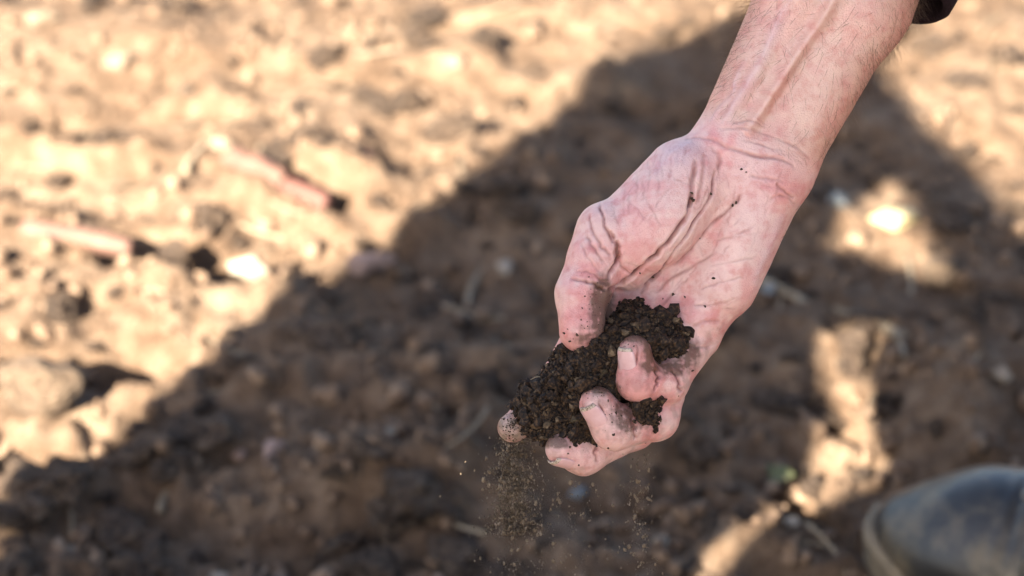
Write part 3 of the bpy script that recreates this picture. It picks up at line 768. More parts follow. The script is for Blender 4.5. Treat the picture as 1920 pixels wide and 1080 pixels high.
# ------------------------------------------------------------------ people
def person_meshes(J, hands, jacket_pad=0.022, coat=0.0, asc=1.0, parts=('body', 'jacket', 'trousers', 'hair'), skip_right_forearm=False, wide=1.0):
    """J: joints in world space. One continuous body; clothes wrap it"""
    g = lambda k: np.array(J[k], float)
    lateral = g('shR') - g('shL'); lateral /= np.linalg.norm(lateral)
    up = g('neck') - g('pelvis'); up /= np.linalg.norm(up)
    fwd = np.cross(up, lateral); fwd /= np.linalg.norm(fwd)
    fc = J.get('face'); fc = fwd if fc is None else np.array(fc, float) / np.linalg.norm(fc)
    KT = .02 if asc < .99 else .06
    def torso(P, pad):
        d = cone(P, g('hipL') + up * .06, g('hipR') + up * .06, .115 + pad, .115 + pad)
        w = (g('pelvis') + g('neck')) / 2
        for s in (-1, 1):
            d = smin(d, cone(P, g('pelvis') + lateral * .07 * s, w + lateral * .07 * s, .105 * wide + pad, .10 * wide + pad), KT)
            sh = g('shR') if s > 0 else g('shL')
            d = smin(d, cone(P, w + lateral * .07 * s, g('neck') * .55 + sh * .45 - up * .09, .10 * wide + pad, .095 + pad), KT)
        d = smin(d, cone(P, g('shL'), g('shR'), .058 + pad, .058 + pad), KT)
        return d
    def arms(P, pad, fore=True):
        d = np.full(len(P), 9.0)
        for s in 'LR':
            d = np.minimum(d, cone(P, g('sh' + s), g('el' + s), (.055 + pad) * asc * (.66 if asc < .8 and s == 'R' else 1), (.043 + pad) * asc))
            if fore and not (s == 'R' and skip_right_forearm):
                d = smin(d, cone(P, g('el' + s), g('wr' + s), (.042 + pad) * asc, (.029 + pad) * asc), .02)
        return d
    def legs(P, pad):
        d = np.full(len(P), 9.0)
        for s in 'LR':
            l = smin(cone(P, g('hip' + s), g('kn' + s), .088 + pad, .058 + pad), cone(P, g('kn' + s), g('an' + s), .058 + pad, .042 + pad), .03)
            d = np.minimum(d, l)
        return d
    hd = g('head'); side = np.cross(up, fc); side /= np.linalg.norm(side); hup = np.cross(fc, side)
    R = np.stack([fc, side, hup], 1)
    def head(P):
        d = ell(P, hd + hup * .02, (.098, .078, .115), R)
        d = smin(d, ell(P, hd + fc * .035 - hup * .055, (.055, .055, .062), R), .04)
        d = smin(d, cone(P, hd + fc * .095 + hup * .012, hd + fc * .112 - hup * .022, .010, .015), .014)     # nose
        for s in (-1, 1):
            d = smin(d, ell(P, hd + side * .078 * s - fc * .005, (.02, .010, .032), R), .008)               # ears
            d = smax(d, -ell(P, hd + side * .033 * s + fc * .098 + hup * .016, (.016, .017, .011), R), .012)  # eye sockets
            d = smin(d, ell(P, hd + side * .032 * s + fc * .076 + hup * .014, (.013, .013, .012), R), .003)
        d = smax(d, -cone(P, hd + fc * .100 - hup * .052 - side * .02, hd + fc * .100 - hup * .052 + side * .02, .004, .004), .006)  # mouth
        return d
    def body(P):
        d = smin(torso(P, 0), arms(P, 0), .05)
        d = smin(d, legs(P, 0), .06)
        d = smin(d, cone(P, g('neck') - up * .02, hd - hup * .05, .058, .056), .03)
        d = smin(d, head(P), .025)
        for s in 'LR':
            d = smin(d, cone(P, g('an' + s), g('an' + s) + np.array(J['toe' + s], float) * .15 + np.array([0, 0, -.05]), .04, .03), .03)
        for s in hands:                                     # hand with five fingers
            w = g('wr' + s); e = g('el' + s); ax = (w - e) / np.linalg.norm(w - e)
            ax = ax * .6 + np.array(J.get('hand_dir' + s, ax), float) * .4; ax /= np.linalg.norm(ax)
            nrm = np.cross(ax, lateral); nrm /= np.linalg.norm(nrm); lat = np.cross(nrm, ax)
            pc = w + ax * .05
            hd_ = cone(P, w, pc + lat * .02, .026, .022)
            hd_ = smin(hd_, cone(P, w, pc - lat * .02, .026, .022), .02)
            for i, (o, L) in enumerate(((-.032, .062), (-.011, .075), (.011, .072), (.032, .055))):
                k0 = pc + ax * .03 + lat * o; k1 = k0 + ax * L * .55 + nrm * .008; k2 = k1 + ax * L * .4 + nrm * .03
                fg = smin(cone(P, k0, k1, .0105, .0095), cone(P, k1, k2, .0095, .008), .004)
                hd_ = smin(hd_, fg, .004)
            sg = -1 if s == 'R' else 1
            t0 = w + ax * .02 + lat * .028 * sg; t1 = t0 + lat * .028 * sg + ax * .035 + nrm * .012; t2 = t1 + ax * .032 + nrm * .012
            hd_ = smin(hd_, smin(cone(P, t0, t1, .015, .012), cone(P, t1, t2, .012, .009), .004), .01)
            d = smin(d, hd_, .015)
        return d
    def jacket(P):
        n_ = 0.004 * np.sin(P[:, 2] * 55 + 3 * np.sin(P[:, 0] * 14)) + 0.003 * np.sin(P[:, 0] * 40 + P[:, 1] * 33)
        d = smin(torso(P, jacket_pad), arms(P, jacket_pad), .006 if asc < .99 else .05)
        if coat:
            d = smin(d, cone(P, g('hipL') * .55 + g('hipR') * .45, g('hipL') * .55 + g('hipR') * .45 - up * coat, .118, .122), .02)
            d = smin(d, cone(P, g('hipR') * .9 + g('hipL') * .1, g('hipR') * .9 + g('hipL') * .1 - up * coat, .118, .122), .02)
            d = smin(d, cone(P, g('hipL') * .9 + g('hipR') * .1, g('hipL') * .9 + g('hipR') * .1 - up * coat, .118, .122), .02)
        d = smin(d, cone(P, g('neck'), g('neck') + up * .035, .078, .074), .03)       # collar
        if not coat: d = smax(d, -((P - g('pelvis')) @ up + .06), .01)
        for s in 'LR':
            if s == 'R' and skip_right_forearm: continue
            ax = g('wr' + s) - g('el' + s); ax /= np.linalg.norm(ax)
            near = np.linalg.norm(P - g('wr' + s), axis=1) < .14
            d = np.where(near, smax(d, (P - g('wr' + s)) @ ax + .005, .006), d)
        return d + n_ * (.3 if asc < .99 else 1)
    def trousers(P):
        n_ = 0.004 * np.sin(P[:, 2] * 70 + 4 * np.sin(P[:, 1] * 15))
        d = smin(legs(P, .018), cone(P, g('hipL') + up * .05, g('hipR') + up * .05, .13, .13), .05)
        d = smax(d, ((P - g('pelvis')) @ up - .10), .01)
        d = smax(d, -(P[:, 2] - .115), .008)
        return d + n_
    def hair(P):
        d = ell(P, hd + hup * .03 - fc * .012, (.108, .087, .118), R)
        d = smax(d, ((P - hd) @ fc) - .035 - .5 * np.maximum((P - hd) @ hup - .03, 0), .015)
        d = smax(d, -((P - hd) @ hup) - .06, .015)
        return d + .004 * vnoise3(P * 60, 3)
    allp = np.array([v for k, v in J.items() if k[:4] not in ('toeL', 'toeR', 'face', 'hand')], float)
    lo = allp.min(0) - .26; hi = allp.max(0) + .26
    out = {}
    for nme, fn, h in (('body', body, .0065), ('jacket', jacket, .011), ('trousers', trousers, .011)):
        V, Q, _ = iso_mesh(fn, lo, hi, h); V = smooth(V, Q, 1); out[nme] = (V, Q)
    V, Q, _ = iso_mesh(hair, hd - .17, hd + .17, .006); out['hair'] = (V, Q)
    return out

def boot(name, heel, toe_dir, parent, lean=0.0):
    """lace-up leather boot: upper, toe cap, sole, eyelets, lace, tongue"""
    h = np.array([heel[0], heel[1]]); td = np.array(toe_dir, float)[:2]; td /= np.linalg.norm(td)
    z0 = float(ground_h(*(h + td * .15))) - .006
    X = np.array([td[0], td[1], 0]); Y = np.array([-td[1], td[0], 0]); Z = np.array([0, 0, 1.])
    def W(L): return np.array([h[0], h[1], z0]) + L[:, :1] * X + L[:, 1:2] * Y + L[:, 2:] * Z
    def upper(P):
        d = ell(P, (.226, 0, .042), (.066, .049, .032))
        d = smin(d, cone(P, (.215, 0, .036), (.165, 0, .052), .036, .043), .03)
        d = smin(d, cone(P, (.165, 0, .052), (.085, 0, .112), .043, .048), .04)
        d = smin(d, cone(P, (.045, 0, .060), (.06, 0, .12), .040, .046), .03)
        d = smin(d, cone(P, (.068, 0, .12), (.072, 0, .205), .050, .054), .03)
        d = smin(d, cone(P, (.05, 0, .055), (.21, 0, .05), .041, .046), .03)
        d = smax(d, .020 - P[:, 2], .008)
        d = smax(d, P[:, 2] - .225, .01)
        inner = cone(P, (.07, 0, .17), (.072, 0, .3), .044, .047)
        d = smax(d, -inner, .004)
        cr = .0022 * np.exp(-((P[:, 0] - .172) / .022) ** 2) * np.sin(P[:, 0] * 520 + P[:, 1] * 25)
        seam = .0016 * np.exp(-((P[:, 0] - (.196 - 3.5 * P[:, 1] ** 2)) / .0028) ** 2)
        return d + cr + seam + .0009 * vnoise3(P * 55, 8)
    V, Q, _ = iso_mesh(upper, (-.02, -.09, 0), (.32, .09, .25), .0028); V = smooth(V, Q, 1)
    UPV = V
    b = obj(name, None, parent=parent)
    obj('upper', mesh_np('upper', W(V), Q), M['black_leather'], b)
    def outline(n=56):
        pts = []
        for i in range(n):
            a = 2 * math.pi * i / n; c = math.cos(a); s = math.sin(a)
            x = .148 + .150 * np.sign(c) * abs(c) ** .85
            wdt = .052 - .012 * math.exp(-((x - .115) / .05) ** 2) - .006 * (x < .08)
            pts.append((x, wdt * np.sign(s) * abs(s) ** .75))
        return np.array(pts)
    ol = outline(); n = len(ol); V = []; Fc = []
    cen = np.array([.148, 0])
    for z, k in ((0.0, .955), (.004, .985), (.017, .985), (.0185, 1.0), (.0285, 1.0), (.030, .985), (.031, .80)):
        for i, p in enumerate(ol):
            q = cen + (p - cen) * k
            zz = z + (.012 * max(0, (q[0] - .23) / .07) ** 2)
            if z == 0.0 and .085 < q[0] < .125: zz += .009
            V.append((q[0], q[1], zz))
    for r in range(6):
        for i in range(n): Fc.append((r * n + i, r * n + (i + 1) % n, (r + 1) * n + (i + 1) % n, (r + 1) * n + i))
    me = bpy.data.meshes.new('sole'); me.from_pydata([tuple(v) for v in W(np.array(V))], [], Fc + [tuple(reversed(range(n))), tuple(range(6 * n, 7 * n))])
    for p in me.polygons: p.use_smooth = len(p.vertices) == 4
    obj('sole', me, M['rubber'], b)
    # lacing rows over the instep
    def top_z(x, y):
        m = (np.abs(UPV[:, 0] - x) < .005) & (np.abs(UPV[:, 1] - y) < .005)
        return UPV[m, 2].max() if m.any() else .1
    rows = [.190, .172, .155, .138, .121, .106]
    pts = []
    for i, x in enumerate(rows):
        for s in (-1, 1):
            y = .017 * s; z = top_z(x, y)
            bm = bmesh.new()
            bmesh.ops.create_cone(bm, cap_ends=False, segments=14, radius1=.0046, radius2=.0038, depth=.0025)
            g0 = bmesh.ops.create_cone(bm, cap_ends=False, segments=14, radius1=.0022, radius2=.0038, depth=.0026)
            me = bpy.data.meshes.new('eyelet'); bm.to_mesh(me); bm.free()
            e = obj('eyelet', me, M['metal'], b)
            e.matrix_world = Matrix.Translation(W(np.array([[x, y, z + .0008]]))[0]) @ Matrix((tuple(X), tuple(Y), tuple(Z))).transposed().to_4x4() @ Matrix.Rotation(-.5, 4, 'Y') @ Matrix.Rotation(-.45 * s, 4, 'X')
    lc = bpy.data.curves.new('lace', 'CURVE'); lc.dimensions = '3D'; lc.bevel_depth = .0019; lc.bevel_resolution = 2
    for i in range(len(rows)):
        for s in (-1, 1):
            x0 = rows[i]; x1 = rows[min(i + 1, len(rows) - 1)] if i < len(rows) - 1 else x0
            L = [(x0, .017 * s, top_z(x0, .017 * s) + .001), ((x0 + x1) / 2, 0, max(top_z((x0 + x1) / 2, 0), .09) + .0035), (x1, -.017 * s, top_z(x1, -.017 * s) + .001)]
            s_ = lc.splines.new('BEZIER'); s_.bezier_points.add(2)
            for bp, q in zip(s_.bezier_points, W(np.array(L))): bp.co = q; bp.handle_left_type = bp.handle_right_type = 'AUTO'
    lo_ = bpy.data.objects.new('lace_tmp', lc); COL.objects.link(lo_)
    dg = bpy.context.evaluated_depsgraph_get(); me = bpy.data.meshes.new_from_object(lo_.evaluated_get(dg)); bpy.data.objects.remove(lo_)
    me.name = 'lace'; me.materials.clear(); obj('lace', me, M['lace'], b)
    return b

def mk_person(name, J, label, jmat, hands='', coat=0.0, wide=1.0, pad=.022, asc=1.0):
    root = obj(name, None, label=label, cat='person')
    pm = person_meshes(J, hands, coat=coat, wide=wide, jacket_pad=pad, asc=asc)
    obj('body', mesh_np('body', *pm['body']), M['plain_skin'], root)
    obj('jacket', mesh_np('jacket', *pm['jacket']), jmat, root)
    obj('trousers', mesh_np('trousers', *pm['trousers']), M['trouser'], root)
    obj('hair', mesh_np('hair', *pm['hair']), M['head_hair'], root)
    for s in 'LR':
        t = np.array(J['toe' + s], float)[:2]; t /= np.linalg.norm(t)
        boot('boot', np.array(J['an' + s])[:2] - t * .075, t, root)
    return root

# the one who holds the soil: crouching to the right, right arm stretched out
elbow = P3(arr(1815, -505, -70)); wrist_w = P3(arr(1420, 290, -50))
toe_px = ground_at(np.array(1616.), np.array(1068.))
tdR = np.array([-.87, .49]); tdR /= np.linalg.norm(tdR)
heelR = toe_px - tdR * .298
anR = heelR + tdR * .075
OW = {'pelvis': (.80, .86, .42), 'neck': (.47, .82, .93), 'head': (.39, .81, 1.08), 'shL': (.50, .64, .87), 'shR': (.47, .99, .87),
      'elL': (.44, .55, .60), 'wrL': (.36, .70, .585), 'elR': tuple(elbow), 'wrR': tuple(wrist_w),
      'hipL': (.80, .77, .42), 'hipR': (.80, .95, .42), 'knL': (.44, .66, .50), 'knR': (.46, 1.06, .48),
      'anL': (.60, .62, .10), 'anR': (anR[0], anR[1], .10), 'toeL': (-1, .1, 0), 'toeR': (tdR[0], tdR[1], 0),
      'face': (-.8, .1, -.6), 'hand_dirL': (-.6, .6, -.3)}
owner = obj('person', None, label='person crouching in a dark plum fleece, bare hand pouring soil', cat='person')
pm = person_meshes(OW, 'L', skip_right_forearm=True)
bV, bQ = pm['body']; nH = len(HW)
bodyV = np.concatenate([HW, bV]); bodyQ = np.concatenate([HQ, bQ + nH])
bme = mesh_np('body', bodyV, bodyQ)
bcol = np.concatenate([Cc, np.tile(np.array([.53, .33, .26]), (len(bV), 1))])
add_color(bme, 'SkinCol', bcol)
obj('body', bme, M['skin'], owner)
jk = obj('jacket', mesh_np('jacket', *pm['jacket']), M['jacket'], owner)
obj('trousers', mesh_np('trousers', *pm['trousers']), M['trouser'], owner)
obj('hair', mesh_np('hair', *pm['hair']), M['head_hair'], owner)
boot('boot', heelR, tdR, owner)['label'] = 'worn black lace-up boot with sunlit scuffed toe'
boot('boot', np.array([.60, .62]) + np.array([.075, -.0075]), np.array([-1, .1]), owner)

# sleeve with its turned hem: a thick tube round the forearm
def sleeve_mesh():
    a = arr(.905, .42, 0); bdir = arr(-.42, .905, 0)
    rows = []; nth = 72
    th = np.linspace(0, 2 * math.pi, nth, endpoint=False)
    def ring(t, rad_off):
        c = arr(1608, -58, -55) * (1 - t) + arr(1835, -540, -70) * t
        ra = 190 + 20 * t + rad_off; rz = 165 + 25 * t + rad_off
        tilt = 60 * (1 - t)
        fold = 5 * np.sin(th * 3 + 9 * t) * min(1, 4 * t + .25) + 5 * np.sin(th * 2 - 14 * t + 1) * min(1, 4 * t)
        return c + (ra + fold)[:, None] * np.cos(th)[:, None] * a + np.sin(th)[:, None] * ((tilt * bdir)[None] - (rz + fold)[:, None] * arr(0, 0, 1))
    ts = np.concatenate([[0.0, .004, .012, .03, .05, .055, .06], np.linspace(.08, 1, 22)])
    prof = []
    for t in ts[::-1]: prof.append(ring(t, -14))             # inside, coming down
    prof.append(ring(-.012, -11)); prof.append(ring(-.016, -4))
    for t in ts:                                             # outside, going up
        hem = 3 if t < .052 else (-2.5 if t < .058 else 0)
        prof.append(ring(t, hem))
    V = np.concatenate(prof); n = nth; r = len(prof); Fc = []
    for i in range(r - 1):
        j = np.arange(n)
        Fc.append(np.stack([i * n + j, i * n + (j + 1) % n, (i + 1) * n + (j + 1) % n, (i + 1) * n + j], -1))
    return mesh_np('sleeve', P3(V), np.concatenate(Fc))
obj('sleeve', sleeve_mesh(), M['jacket'], jk)

# fingernails
def nail(finger, nrm, length, half_w, back, tilt=0.0):
    ch = FING[finger]; a = np.array(ch[-2][0], float); b = np.array(ch[-1][0], float); rb = ch[-1][1]; ra = ch[-2][1]
    ax = (b - a) / np.linalg.norm(b - a); nrm = np.array(nrm, float); nrm -= ax * (nrm @ ax); nrm /= np.linalg.norm(nrm)
    bi = np.cross(ax, nrm); L = np.linalg.norm(b - a)
    nu, nv = 17, 15
    def pt(u, v, off):
        s = -back + u * length                              # along the finger, from b
        tt = np.clip(1 + s / L, 0, 1); rad = ra + (rb - ra) * tt
        if s > 0: rad = math.sqrt(max(rad * rad - (s * .75) ** 2, 9))
        edge = (1 - abs(2 * u - 1) ** 3) ** .38 if u < .5 else (1 - .30 * abs(2 * u - 1) ** 3)
        phi = v * half_w * edge
        o = off - (1.6 * (1 - u) ** 4) * 2 - 1.3 * abs(v) ** 4 + 1.0 * u
        return b + ax * s + (nrm * math.cos(phi) + bi * math.sin(phi)) * (rad + o)
    V = [pt(i / (nu - 1), j / (nv - 1) * 2 - 1, 2.4) for i in range(nu) for j in range(nv)]
    V += [pt(i / (nu - 1), j / (nv - 1) * 2 - 1, -.6) for i in range(nu) for j in range(nv)]
    o2 = nu * nv; Fp = []; Fe = []
    for i in range(nu - 1):
        for j in range(nv - 1):
            q = [i * nv + j, i * nv + j + 1, (i + 1) * nv + j + 1, (i + 1) * nv + j]
            Fp.append(q); Fp.append([x + o2 for x in q[::-1]])
    for i in range(nu - 1):
        Fp.append([i * nv, (i + 1) * nv, (i + 1) * nv + o2, i * nv + o2]); Fp.append([(i + 1) * nv - 1, (i + 1) * nv - 1 + o2, (i + 2) * nv - 1 + o2, (i + 2) * nv - 1])
    for j in range(nv - 1):
        Fp.append([j, j + o2, j + 1 + o2, j + 1]); t = (nu - 1) * nv; Fp.append([t + j, t + j + 1, t + j + 1 + o2, t + j + o2])
    me = mesh_np('fingernail', P3(np.array(V)), np.array(Fp))
    me.materials.append(M['nail']); me.materials.append(M['nail_edge'])
    for p in me.polygons:
        rows = [vi % o2 // nv for vi in p.vertices]
        if min(rows) >= nu - 3: p.material_index = 1
    obj('fingernail', me, None, owner)
nail('little', (-.62, 0, .78), 50, .70, 33)
nail('ring', (-.55, .25, .80), 52, .72, 35)
nail('middle', (-.45, .75, .50), 48, .80, 26)

# fine hair of the forearm
def arm_hair():
    m = (ax_t > 15) & (HV[:, 1] > -120) & (HN2[:, 2] > -.55)
    edge = np.clip(1.15 - np.abs(HN2[:, 2]), .12, 1) * np.clip(ax_t / 160, .15, 1)
    w = np.where(m, edge, 0); w /= w.sum()
    ids = RNG.choice(len(HV), 3200, replace=False, p=w)
    ids2 = np.nonzero((HV[:, 0] > 1440) & (HV[:, 1] > 330) & (HV[:, 1] < 460) & (np.abs(HN2[:, 2]) < .35))[0]
    if len(ids2) > 60: ids = np.concatenate([ids, RNG.choice(ids2, 55, replace=False)])
    n = len(ids); base = HV2[ids]; N0 = HN2[ids]
    down = arr(-.42, .905, 0)
    dirn = down[None] * RNG.uniform(-.2, .9, (n, 1)) + np.sign(N0[:, :1]) * arr(.905, .42, 0)[None] * RNG.uniform(0, .7, (n, 1)) + RNG.normal(size=(n, 3)) * .35
    L = RNG.uniform(16, 48, n)
    V = []; Fc = []; k = 0; segs = 4
    pts = []
    for i in range(segs + 1):
        t = i / segs
        lift = N0 * (L * .55 * t * (1 - .45 * t))[:, None]
        pts.append(base - N0 * 1.0 + lift + dirn * (L * t ** 1.3)[:, None] * .8)
    pts = np.stack(pts, 1)
    wd = .30
    rad = wd * np.array([1, .95, .8, .55, .1])
    o3 = np.array([(math.cos(a), math.sin(a), 0) for a in (0, 2.094, 4.189)])
    o3 = o3 @ np.array([[.9, .42, 0], [0, 0, 1], [.4, -.9, 0]])
    VV = pts[:, :, None, :] + rad[None, :, None, None] * o3[None, None]
    VV = VV.reshape(-1, 3)
    Fs = []
    for i in range(segs):
        for j in range(3):
            Fs.append((i * 3 + j, i * 3 + (j + 1) % 3, (i + 1) * 3 + (j + 1) % 3, (i + 1) * 3 + j))
    Fs = np.array(Fs)
    FF = (Fs[None] + (np.arange(n) * (segs + 1) * 3)[:, None, None]).reshape(-1, 4)
    obj('arm_hair', mesh_np('arm_hair', P3(VV), FF), M['hair'], owner, kind='stuff')
arm_hair()

# ------------------------------------------------------------------ the handful of soil
def heap_sdf(P):
    d = cone(P, (1205, 645, 5), (1120, 690, 12), 62, 62)
    d = smin(d, cone(P, (1120, 690, 12), (1035, 760, -12), 60, 55), 20)
    d = smin(d, ell(P, (1250, 655, 8), (46, 44, 38)), 16)
    d = smin(d, ell(P, (1205, 765, -6), (44, 50, 34)), 16)
    d = smin(d, ell(P, (1080, 790, 0), (60, 46, 40)), 16)
    d = smin(d, ell(P, (1010, 770, -20), (40, 48, 40)), 16)
    d = smin(d, ell(P, (1195, 610, 4), (44, 30, 36)), 12)
    d = smin(d, ell(P, (1062, 680, -8), (26, 30, 30)), 12)
    d = smin(d, ell(P, (1130, 640, 22), (34, 34, 30)), 12)
    d = smin(d, ell(P, (1203, 774, 44), (36, 30, 22)), 6)
    return d + 15 * vnoise3(P / 24.0, 51) + 9 * vnoise3(P / 10.0, 53) - 4
SV, SQ, SD = iso_mesh(heap_sdf, (920, 540, -120), (1330, 880, 120), 3.0)
SN = vnormals(SV, SQ)
soil = obj('soil_handful', None, label='handful of dark crumbly moist soil cupped in the fingers', cat='soil')
obj('soil_lump', mesh_np('soil_lump', P3(SV), SQ), M['dark_soil'], soil)
wts = np.clip(SN[:, 2] + .55, 0, 1); wts /= wts.sum()
def heap_grains(n, r0, r1, pw, lift):
    ids = RNG.choice(len(SV), n, p=wts)
    r = r0 + (r1 - r0) * RNG.random(n) ** pw
    C = SV[ids] + SN[ids] * (r * lift)[:, None] + RNG.normal(size=(n, 3)) * 1.2
    return C, r
C1, r1 = heap_grains(8500, .9, 5.0, 2.4, .5)
C2, r2 = heap_grains(260, 5.0, 12, 2.0, .15)
C5, r5 = heap_grains(230, 5, 14, 1.5, .6)
C = np.concatenate([C1, C2, C5]); r = np.concatenate([r1, r2, r5])
# keep the crumbs that lie outside the flesh
keep = hand_sdf(C) > -1.5
me = grains('soil_crumbs', P3(C[keep]), r[keep] * SPX, jit=.3, flat=True)
obj('soil_crumbs', me, M['dark_soil'], soil, kind='stuff')
C3, r3 = heap_grains(900, .9, 5.0, 2.2, .6); C4, r4 = heap_grains(9, 7, 11, 1.0, .15)
C = np.concatenate([C3, C4]); r = np.concatenate([r3, r4]); keep = hand_sdf(C) > -1.0
obj('dry_crumbs', grains('dry_crumbs', P3(C[keep]), r[keep] * SPX, jit=.3, flat=True), M['dry_crumb'], soil, kind='stuff')

# specks stuck to the skin
spots = [(1390, 318), (1399, 323), (1297, 362), (1296, 372), (1301, 376), (1333, 363), (1380, 380), (1374, 386), (1312, 447), (1224, 520), (1262, 552), (1285, 557), (1322, 575), (1338, 522), (1243, 560), (1297, 632), (1200, 512),
         (1075, 635), (1068, 640), (1082, 628), (1058, 625), (1090, 600), (1140, 752), (1155, 775), (1165, 780), (1150, 762), (1150, 815), (1068, 838), (1085, 872), (1272, 742), (1298, 695), (1140, 840), (1065, 850)]
spx = np.array(spots, float)
extra = np.column_stack([RNG.normal(1112, 14, 60), RNG.normal(590, 30, 60)])
extra2 = np.column_stack([RNG.normal(1190, 16, 50), RNG.normal(638, 8, 50)])
extra3 = np.column_stack([RNG.normal(1130, 18, 50), RNG.normal(735, 8, 50)])
extra4 = np.column_stack([RNG.normal(958, 16, 130), RNG.normal(795, 15, 130)])
extra5 = np.column_stack([RNG.uniform(1130, 1200, 26), RNG.uniform(750, 815, 26)])
allp = np.concatenate([spx, extra, extra2, extra3, extra4, extra5])
z = front_z(allp[:, 0], allp[:, 1]); ok = ~np.isnan(z)
pts = np.column_stack([allp[ok], z[ok] - .5])
rr_ = np.concatenate([RNG.uniform(2.2, 4.2, len(spx)), RNG.uniform(.9, 2.2, len(allp) - len(spx))])[ok]
obj('soil_specks', grains('soil_specks', P3(pts), rr_ * SPX * .8, jit=.3), M['speck'], kind='stuff', label='specks of dark soil stuck to the palm and fingertips', cat='soil specks')

# small things lying in the handful
def chip(px, py, dz, r, mat, label, k, name='pebble', cat='pebble', squash=(1, .8, .7)):
    me = ROCKS[k % 6].copy(); me.materials.clear(); me.materials.append(M[mat])
    fz = heap_front(px, py)
    o = obj(name, me, label=label, cat=cat)
    o.location = P3(arr(px, py, fz + dz)); o.scale = [r * SPX * q for q in squash]; o.rotation_euler = (k, .5 * k, .7)
def heap_front(px, py):
    i = int((px - 920) / 3 - .5); j = int((py - 540) / 3 - .5)
    col = SD[i, j] < 0
    return -120 + 3.0 * (col.shape[0] - np.argmax(col[::-1])) if col.any() else 0.
M['peb_brown'] = simple_mat('soiled_pebble', [(0.3, (0.03, 0.02, 0.010)), (0.7, (0.085, 0.062, 0.033))], 500, .6, .4, .0006)
M['peb_tan'] = simple_mat('tan_chip', [(0.3, (0.06, 0.037, 0.018)), (0.7, (0.13, 0.083, 0.044))], 500, .7, .4, .0006)
chip(1080, 785, 3, 17, 'peb_brown', 'smooth olive-brown pebble in the soil beside the ring fingernail', 1)
chip(1005, 798, 4, 14, 'peb_tan', 'small tan angular chip in the soil next to the index fingertip', 2, squash=(1, .8, .6))
chip(1076, 760, 2, 6, 'stone_grey', 'tiny pale grain in the soil above the olive-brown pebble', 3)
chip(1130, 700, 2, 14, 'peb_brown', 'brown crumb on the soil between ring and little fingertips', 4)
def rootlet(pts, r, label, mat='straw', name='rootlet'):
    p = spline(pts, 14); cu = bpy.data.curves.new(name, 'CURVE'); cu.dimensions = '3D'; cu.bevel_depth = r * SPX; cu.bevel_resolution = 1
    s = cu.splines.new('POLY'); s.points.add(len(p) - 1)
    for q, w in zip(s.points, P3(p)): q.co = (*w, 1); 
    t = bpy.data.objects.new('tmp', cu); COL.objects.link(t)
    dg = bpy.context.evaluated_depsgraph_get(); me = bpy.data.meshes.new_from_object(t.evaluated_get(dg)); bpy.data.objects.remove(t)
    me.materials.clear()
    obj(name, me, M[mat], label=label, cat='root')
rootlet([(1198, 758, 36), (1206, 785, 38), (1212, 812, 34)], 3.2, 'short stubby root sticking out below the little finger', 'peb_brown')
rootlet([(995, 712, 22), (1010, 706, 32), (1030, 716, 36), (1038, 724, 30)], 1.1, 'thin pale rootlet curling over the edge of the soil')
rootlet([(1106, 650, 52), (1112, 662, 58), (1110, 680, 56), (1104, 694, 50)], .9, 'hair-thin rootlet on the soil next to the thumb tip')

# ------------------------------------------------------------------ soil falling from the hand
def fall(n, px0, spread_x, spread_z, ytop, ylo, zc, pw=1.0):
    """points below the fingers; each falls straight down in the world"""
    t = RNG.random(n) ** pw
    top = P3(np.column_stack([RNG.normal(px0, spread_x, n), np.full(n, float(ytop)), RNG.normal(zc, spread_z, n)]))
    top[:, 2] -= t * (ylo - ytop) * SPX / math.cos(PITCH)
    return top, t
A1, t1 = fall(2600, 964, 13, 12, 818, 1020, -40, .85)
A1[:, 0] += RNG.normal(size=len(A1)) * .0022 * (1 + 1.4 * t1)
A2, t2 = fall(480, 975, 48, 28, 830, 1180, -40, .9)
A3, t3 = fall(190, 1205, 15, 14, 836, 1150, 0, .9)
A4, t4 = fall(260, 1080, 90, 40, 890, 1250, -20, .9)
A = np.concatenate([A1, A2, A3, A4])
R_ = np.concatenate([.9 + 3.0 * RNG.random(len(A1)) ** 3, RNG.uniform(.8, 2.4, len(A2)), RNG.uniform(.9, 2.5, len(A3)), RNG.uniform(.8, 2.2, len(A4))]) * SPX
obj('falling_soil', grains('falling_soil', A, R_, stretch=np.array([.8, .8, 1.7]), base=(OCT_V, OCT_F), jit=.15), M['fall_soil'], kind='stuff', label='fine soil trickling down from below the fingertips', cat='falling soil')
CR = [rock_mesh('falling_crumb', 300 + i, 1, .35, 3) for i in range(4)]
for m_ in CR: m_.materials.append(M['fall_soil'])
B1, _ = fall(55, 985, 45, 25, 850, 1090, -40); B2, _ = fall(28, 1205, 16, 14, 850, 1090, 0); B3, _ = fall(34, 1100, 70, 30, 900, 1090, -20)
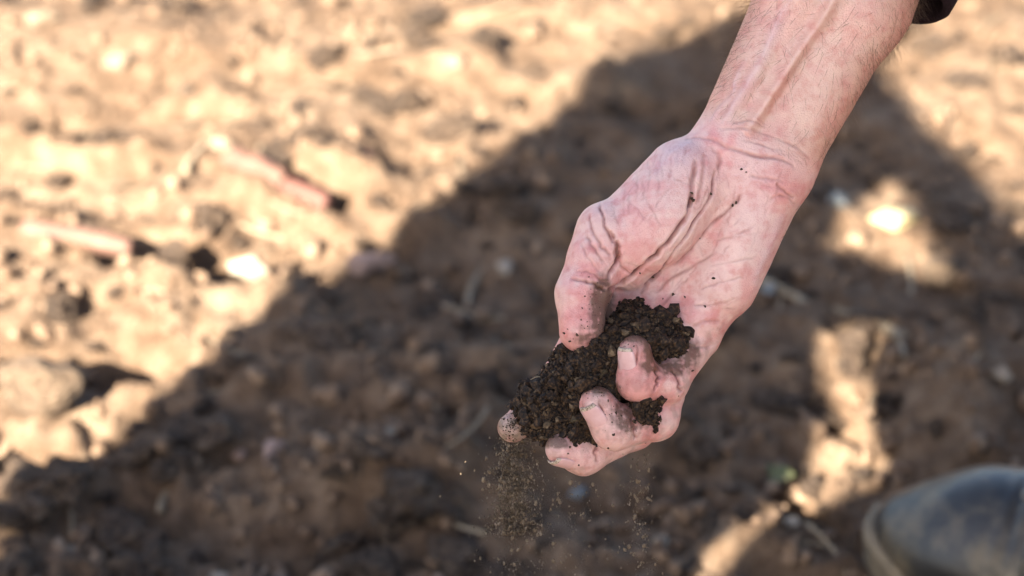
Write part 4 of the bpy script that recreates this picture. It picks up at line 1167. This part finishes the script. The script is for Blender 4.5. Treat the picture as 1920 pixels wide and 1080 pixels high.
for i, p in enumerate(np.concatenate([B1, B2, B3])):
    o = obj('falling_crumb', CR[i % 4], label='single soil crumb dropping through the air below the hand', cat='crumb', group='crumbs falling from the hand')
    s = (2.0 + 4.2 * random.random() ** 2) * SPX
    o.location = p; o.scale = (s * .8, s * .8, s * 1.5); o.rotation_euler = (random.uniform(-.4, .4), random.uniform(-.5, .5), random.uniform(0, 6))

# ------------------------------------------------------------------ two people standing by, whose shadows lie over the ground and the hand
def standing(uc, vc, half, sh_h, arms, hipw=.10):
    c = lambda u, v, z: tuple(UV(uc + u, vc + v, z))
    J = {'pelvis': c(0, 0, .90), 'neck': c(0, 0, sh_h + .07), 'head': c(0, .03, sh_h + .24), 'shL': c(-half, 0, sh_h), 'shR': c(half, 0, sh_h),
         'hipL': c(-hipw, 0, .86), 'hipR': c(hipw, 0, .86), 'knL': c(-.13, .02, .47), 'knR': c(.13, .02, .47), 'anL': c(-.14, 0, .10), 'anR': c(.14, 0, .10),
         'toeL': (S[0], S[1], 0), 'toeR': (S[0], S[1], 0)}
    for k, v in arms.items(): J[k] = c(*v)
    return J
JA = standing(-.675, -.30, .10, 1.24, {'neck': (-.119, 0, 1.285), 'head': (-.11, .03, 1.455), 'shL': (-.185, 0, 1.268), 'shR': (-.10, 0, 1.378), 'elL': (-.214, -.01, .984), 'wrL': (-.216, .05, .796),
                                        'elR': (.313, 0, 1.112), 'wrR': (.172, .03, 1.071), 'hipL': (-.105, 0, .86)})
mk_person('person', JA, 'person standing upright in an olive coat, shadow across the soil', M['jacket2'], hands='LR', coat=.14, wide=1.0, pad=.006, asc=.68)
JB = standing(-.215, -.42, .15, 1.29, {'neck': (0, 0, 1.35), 'shL': (-.10, 0, 1.29), 'elL': (-.205, -.02, 1.135), 'wrL': (-.176, .03, 1.03), 'elR': (.24, -.02, 1.03), 'wrR': (.19, .03, .85)})
mk_person('person', JB, 'person standing upright in a navy jacket beside the olive coat', M['jacket3'], hands='R', asc=.85, pad=.014, wide=.92)
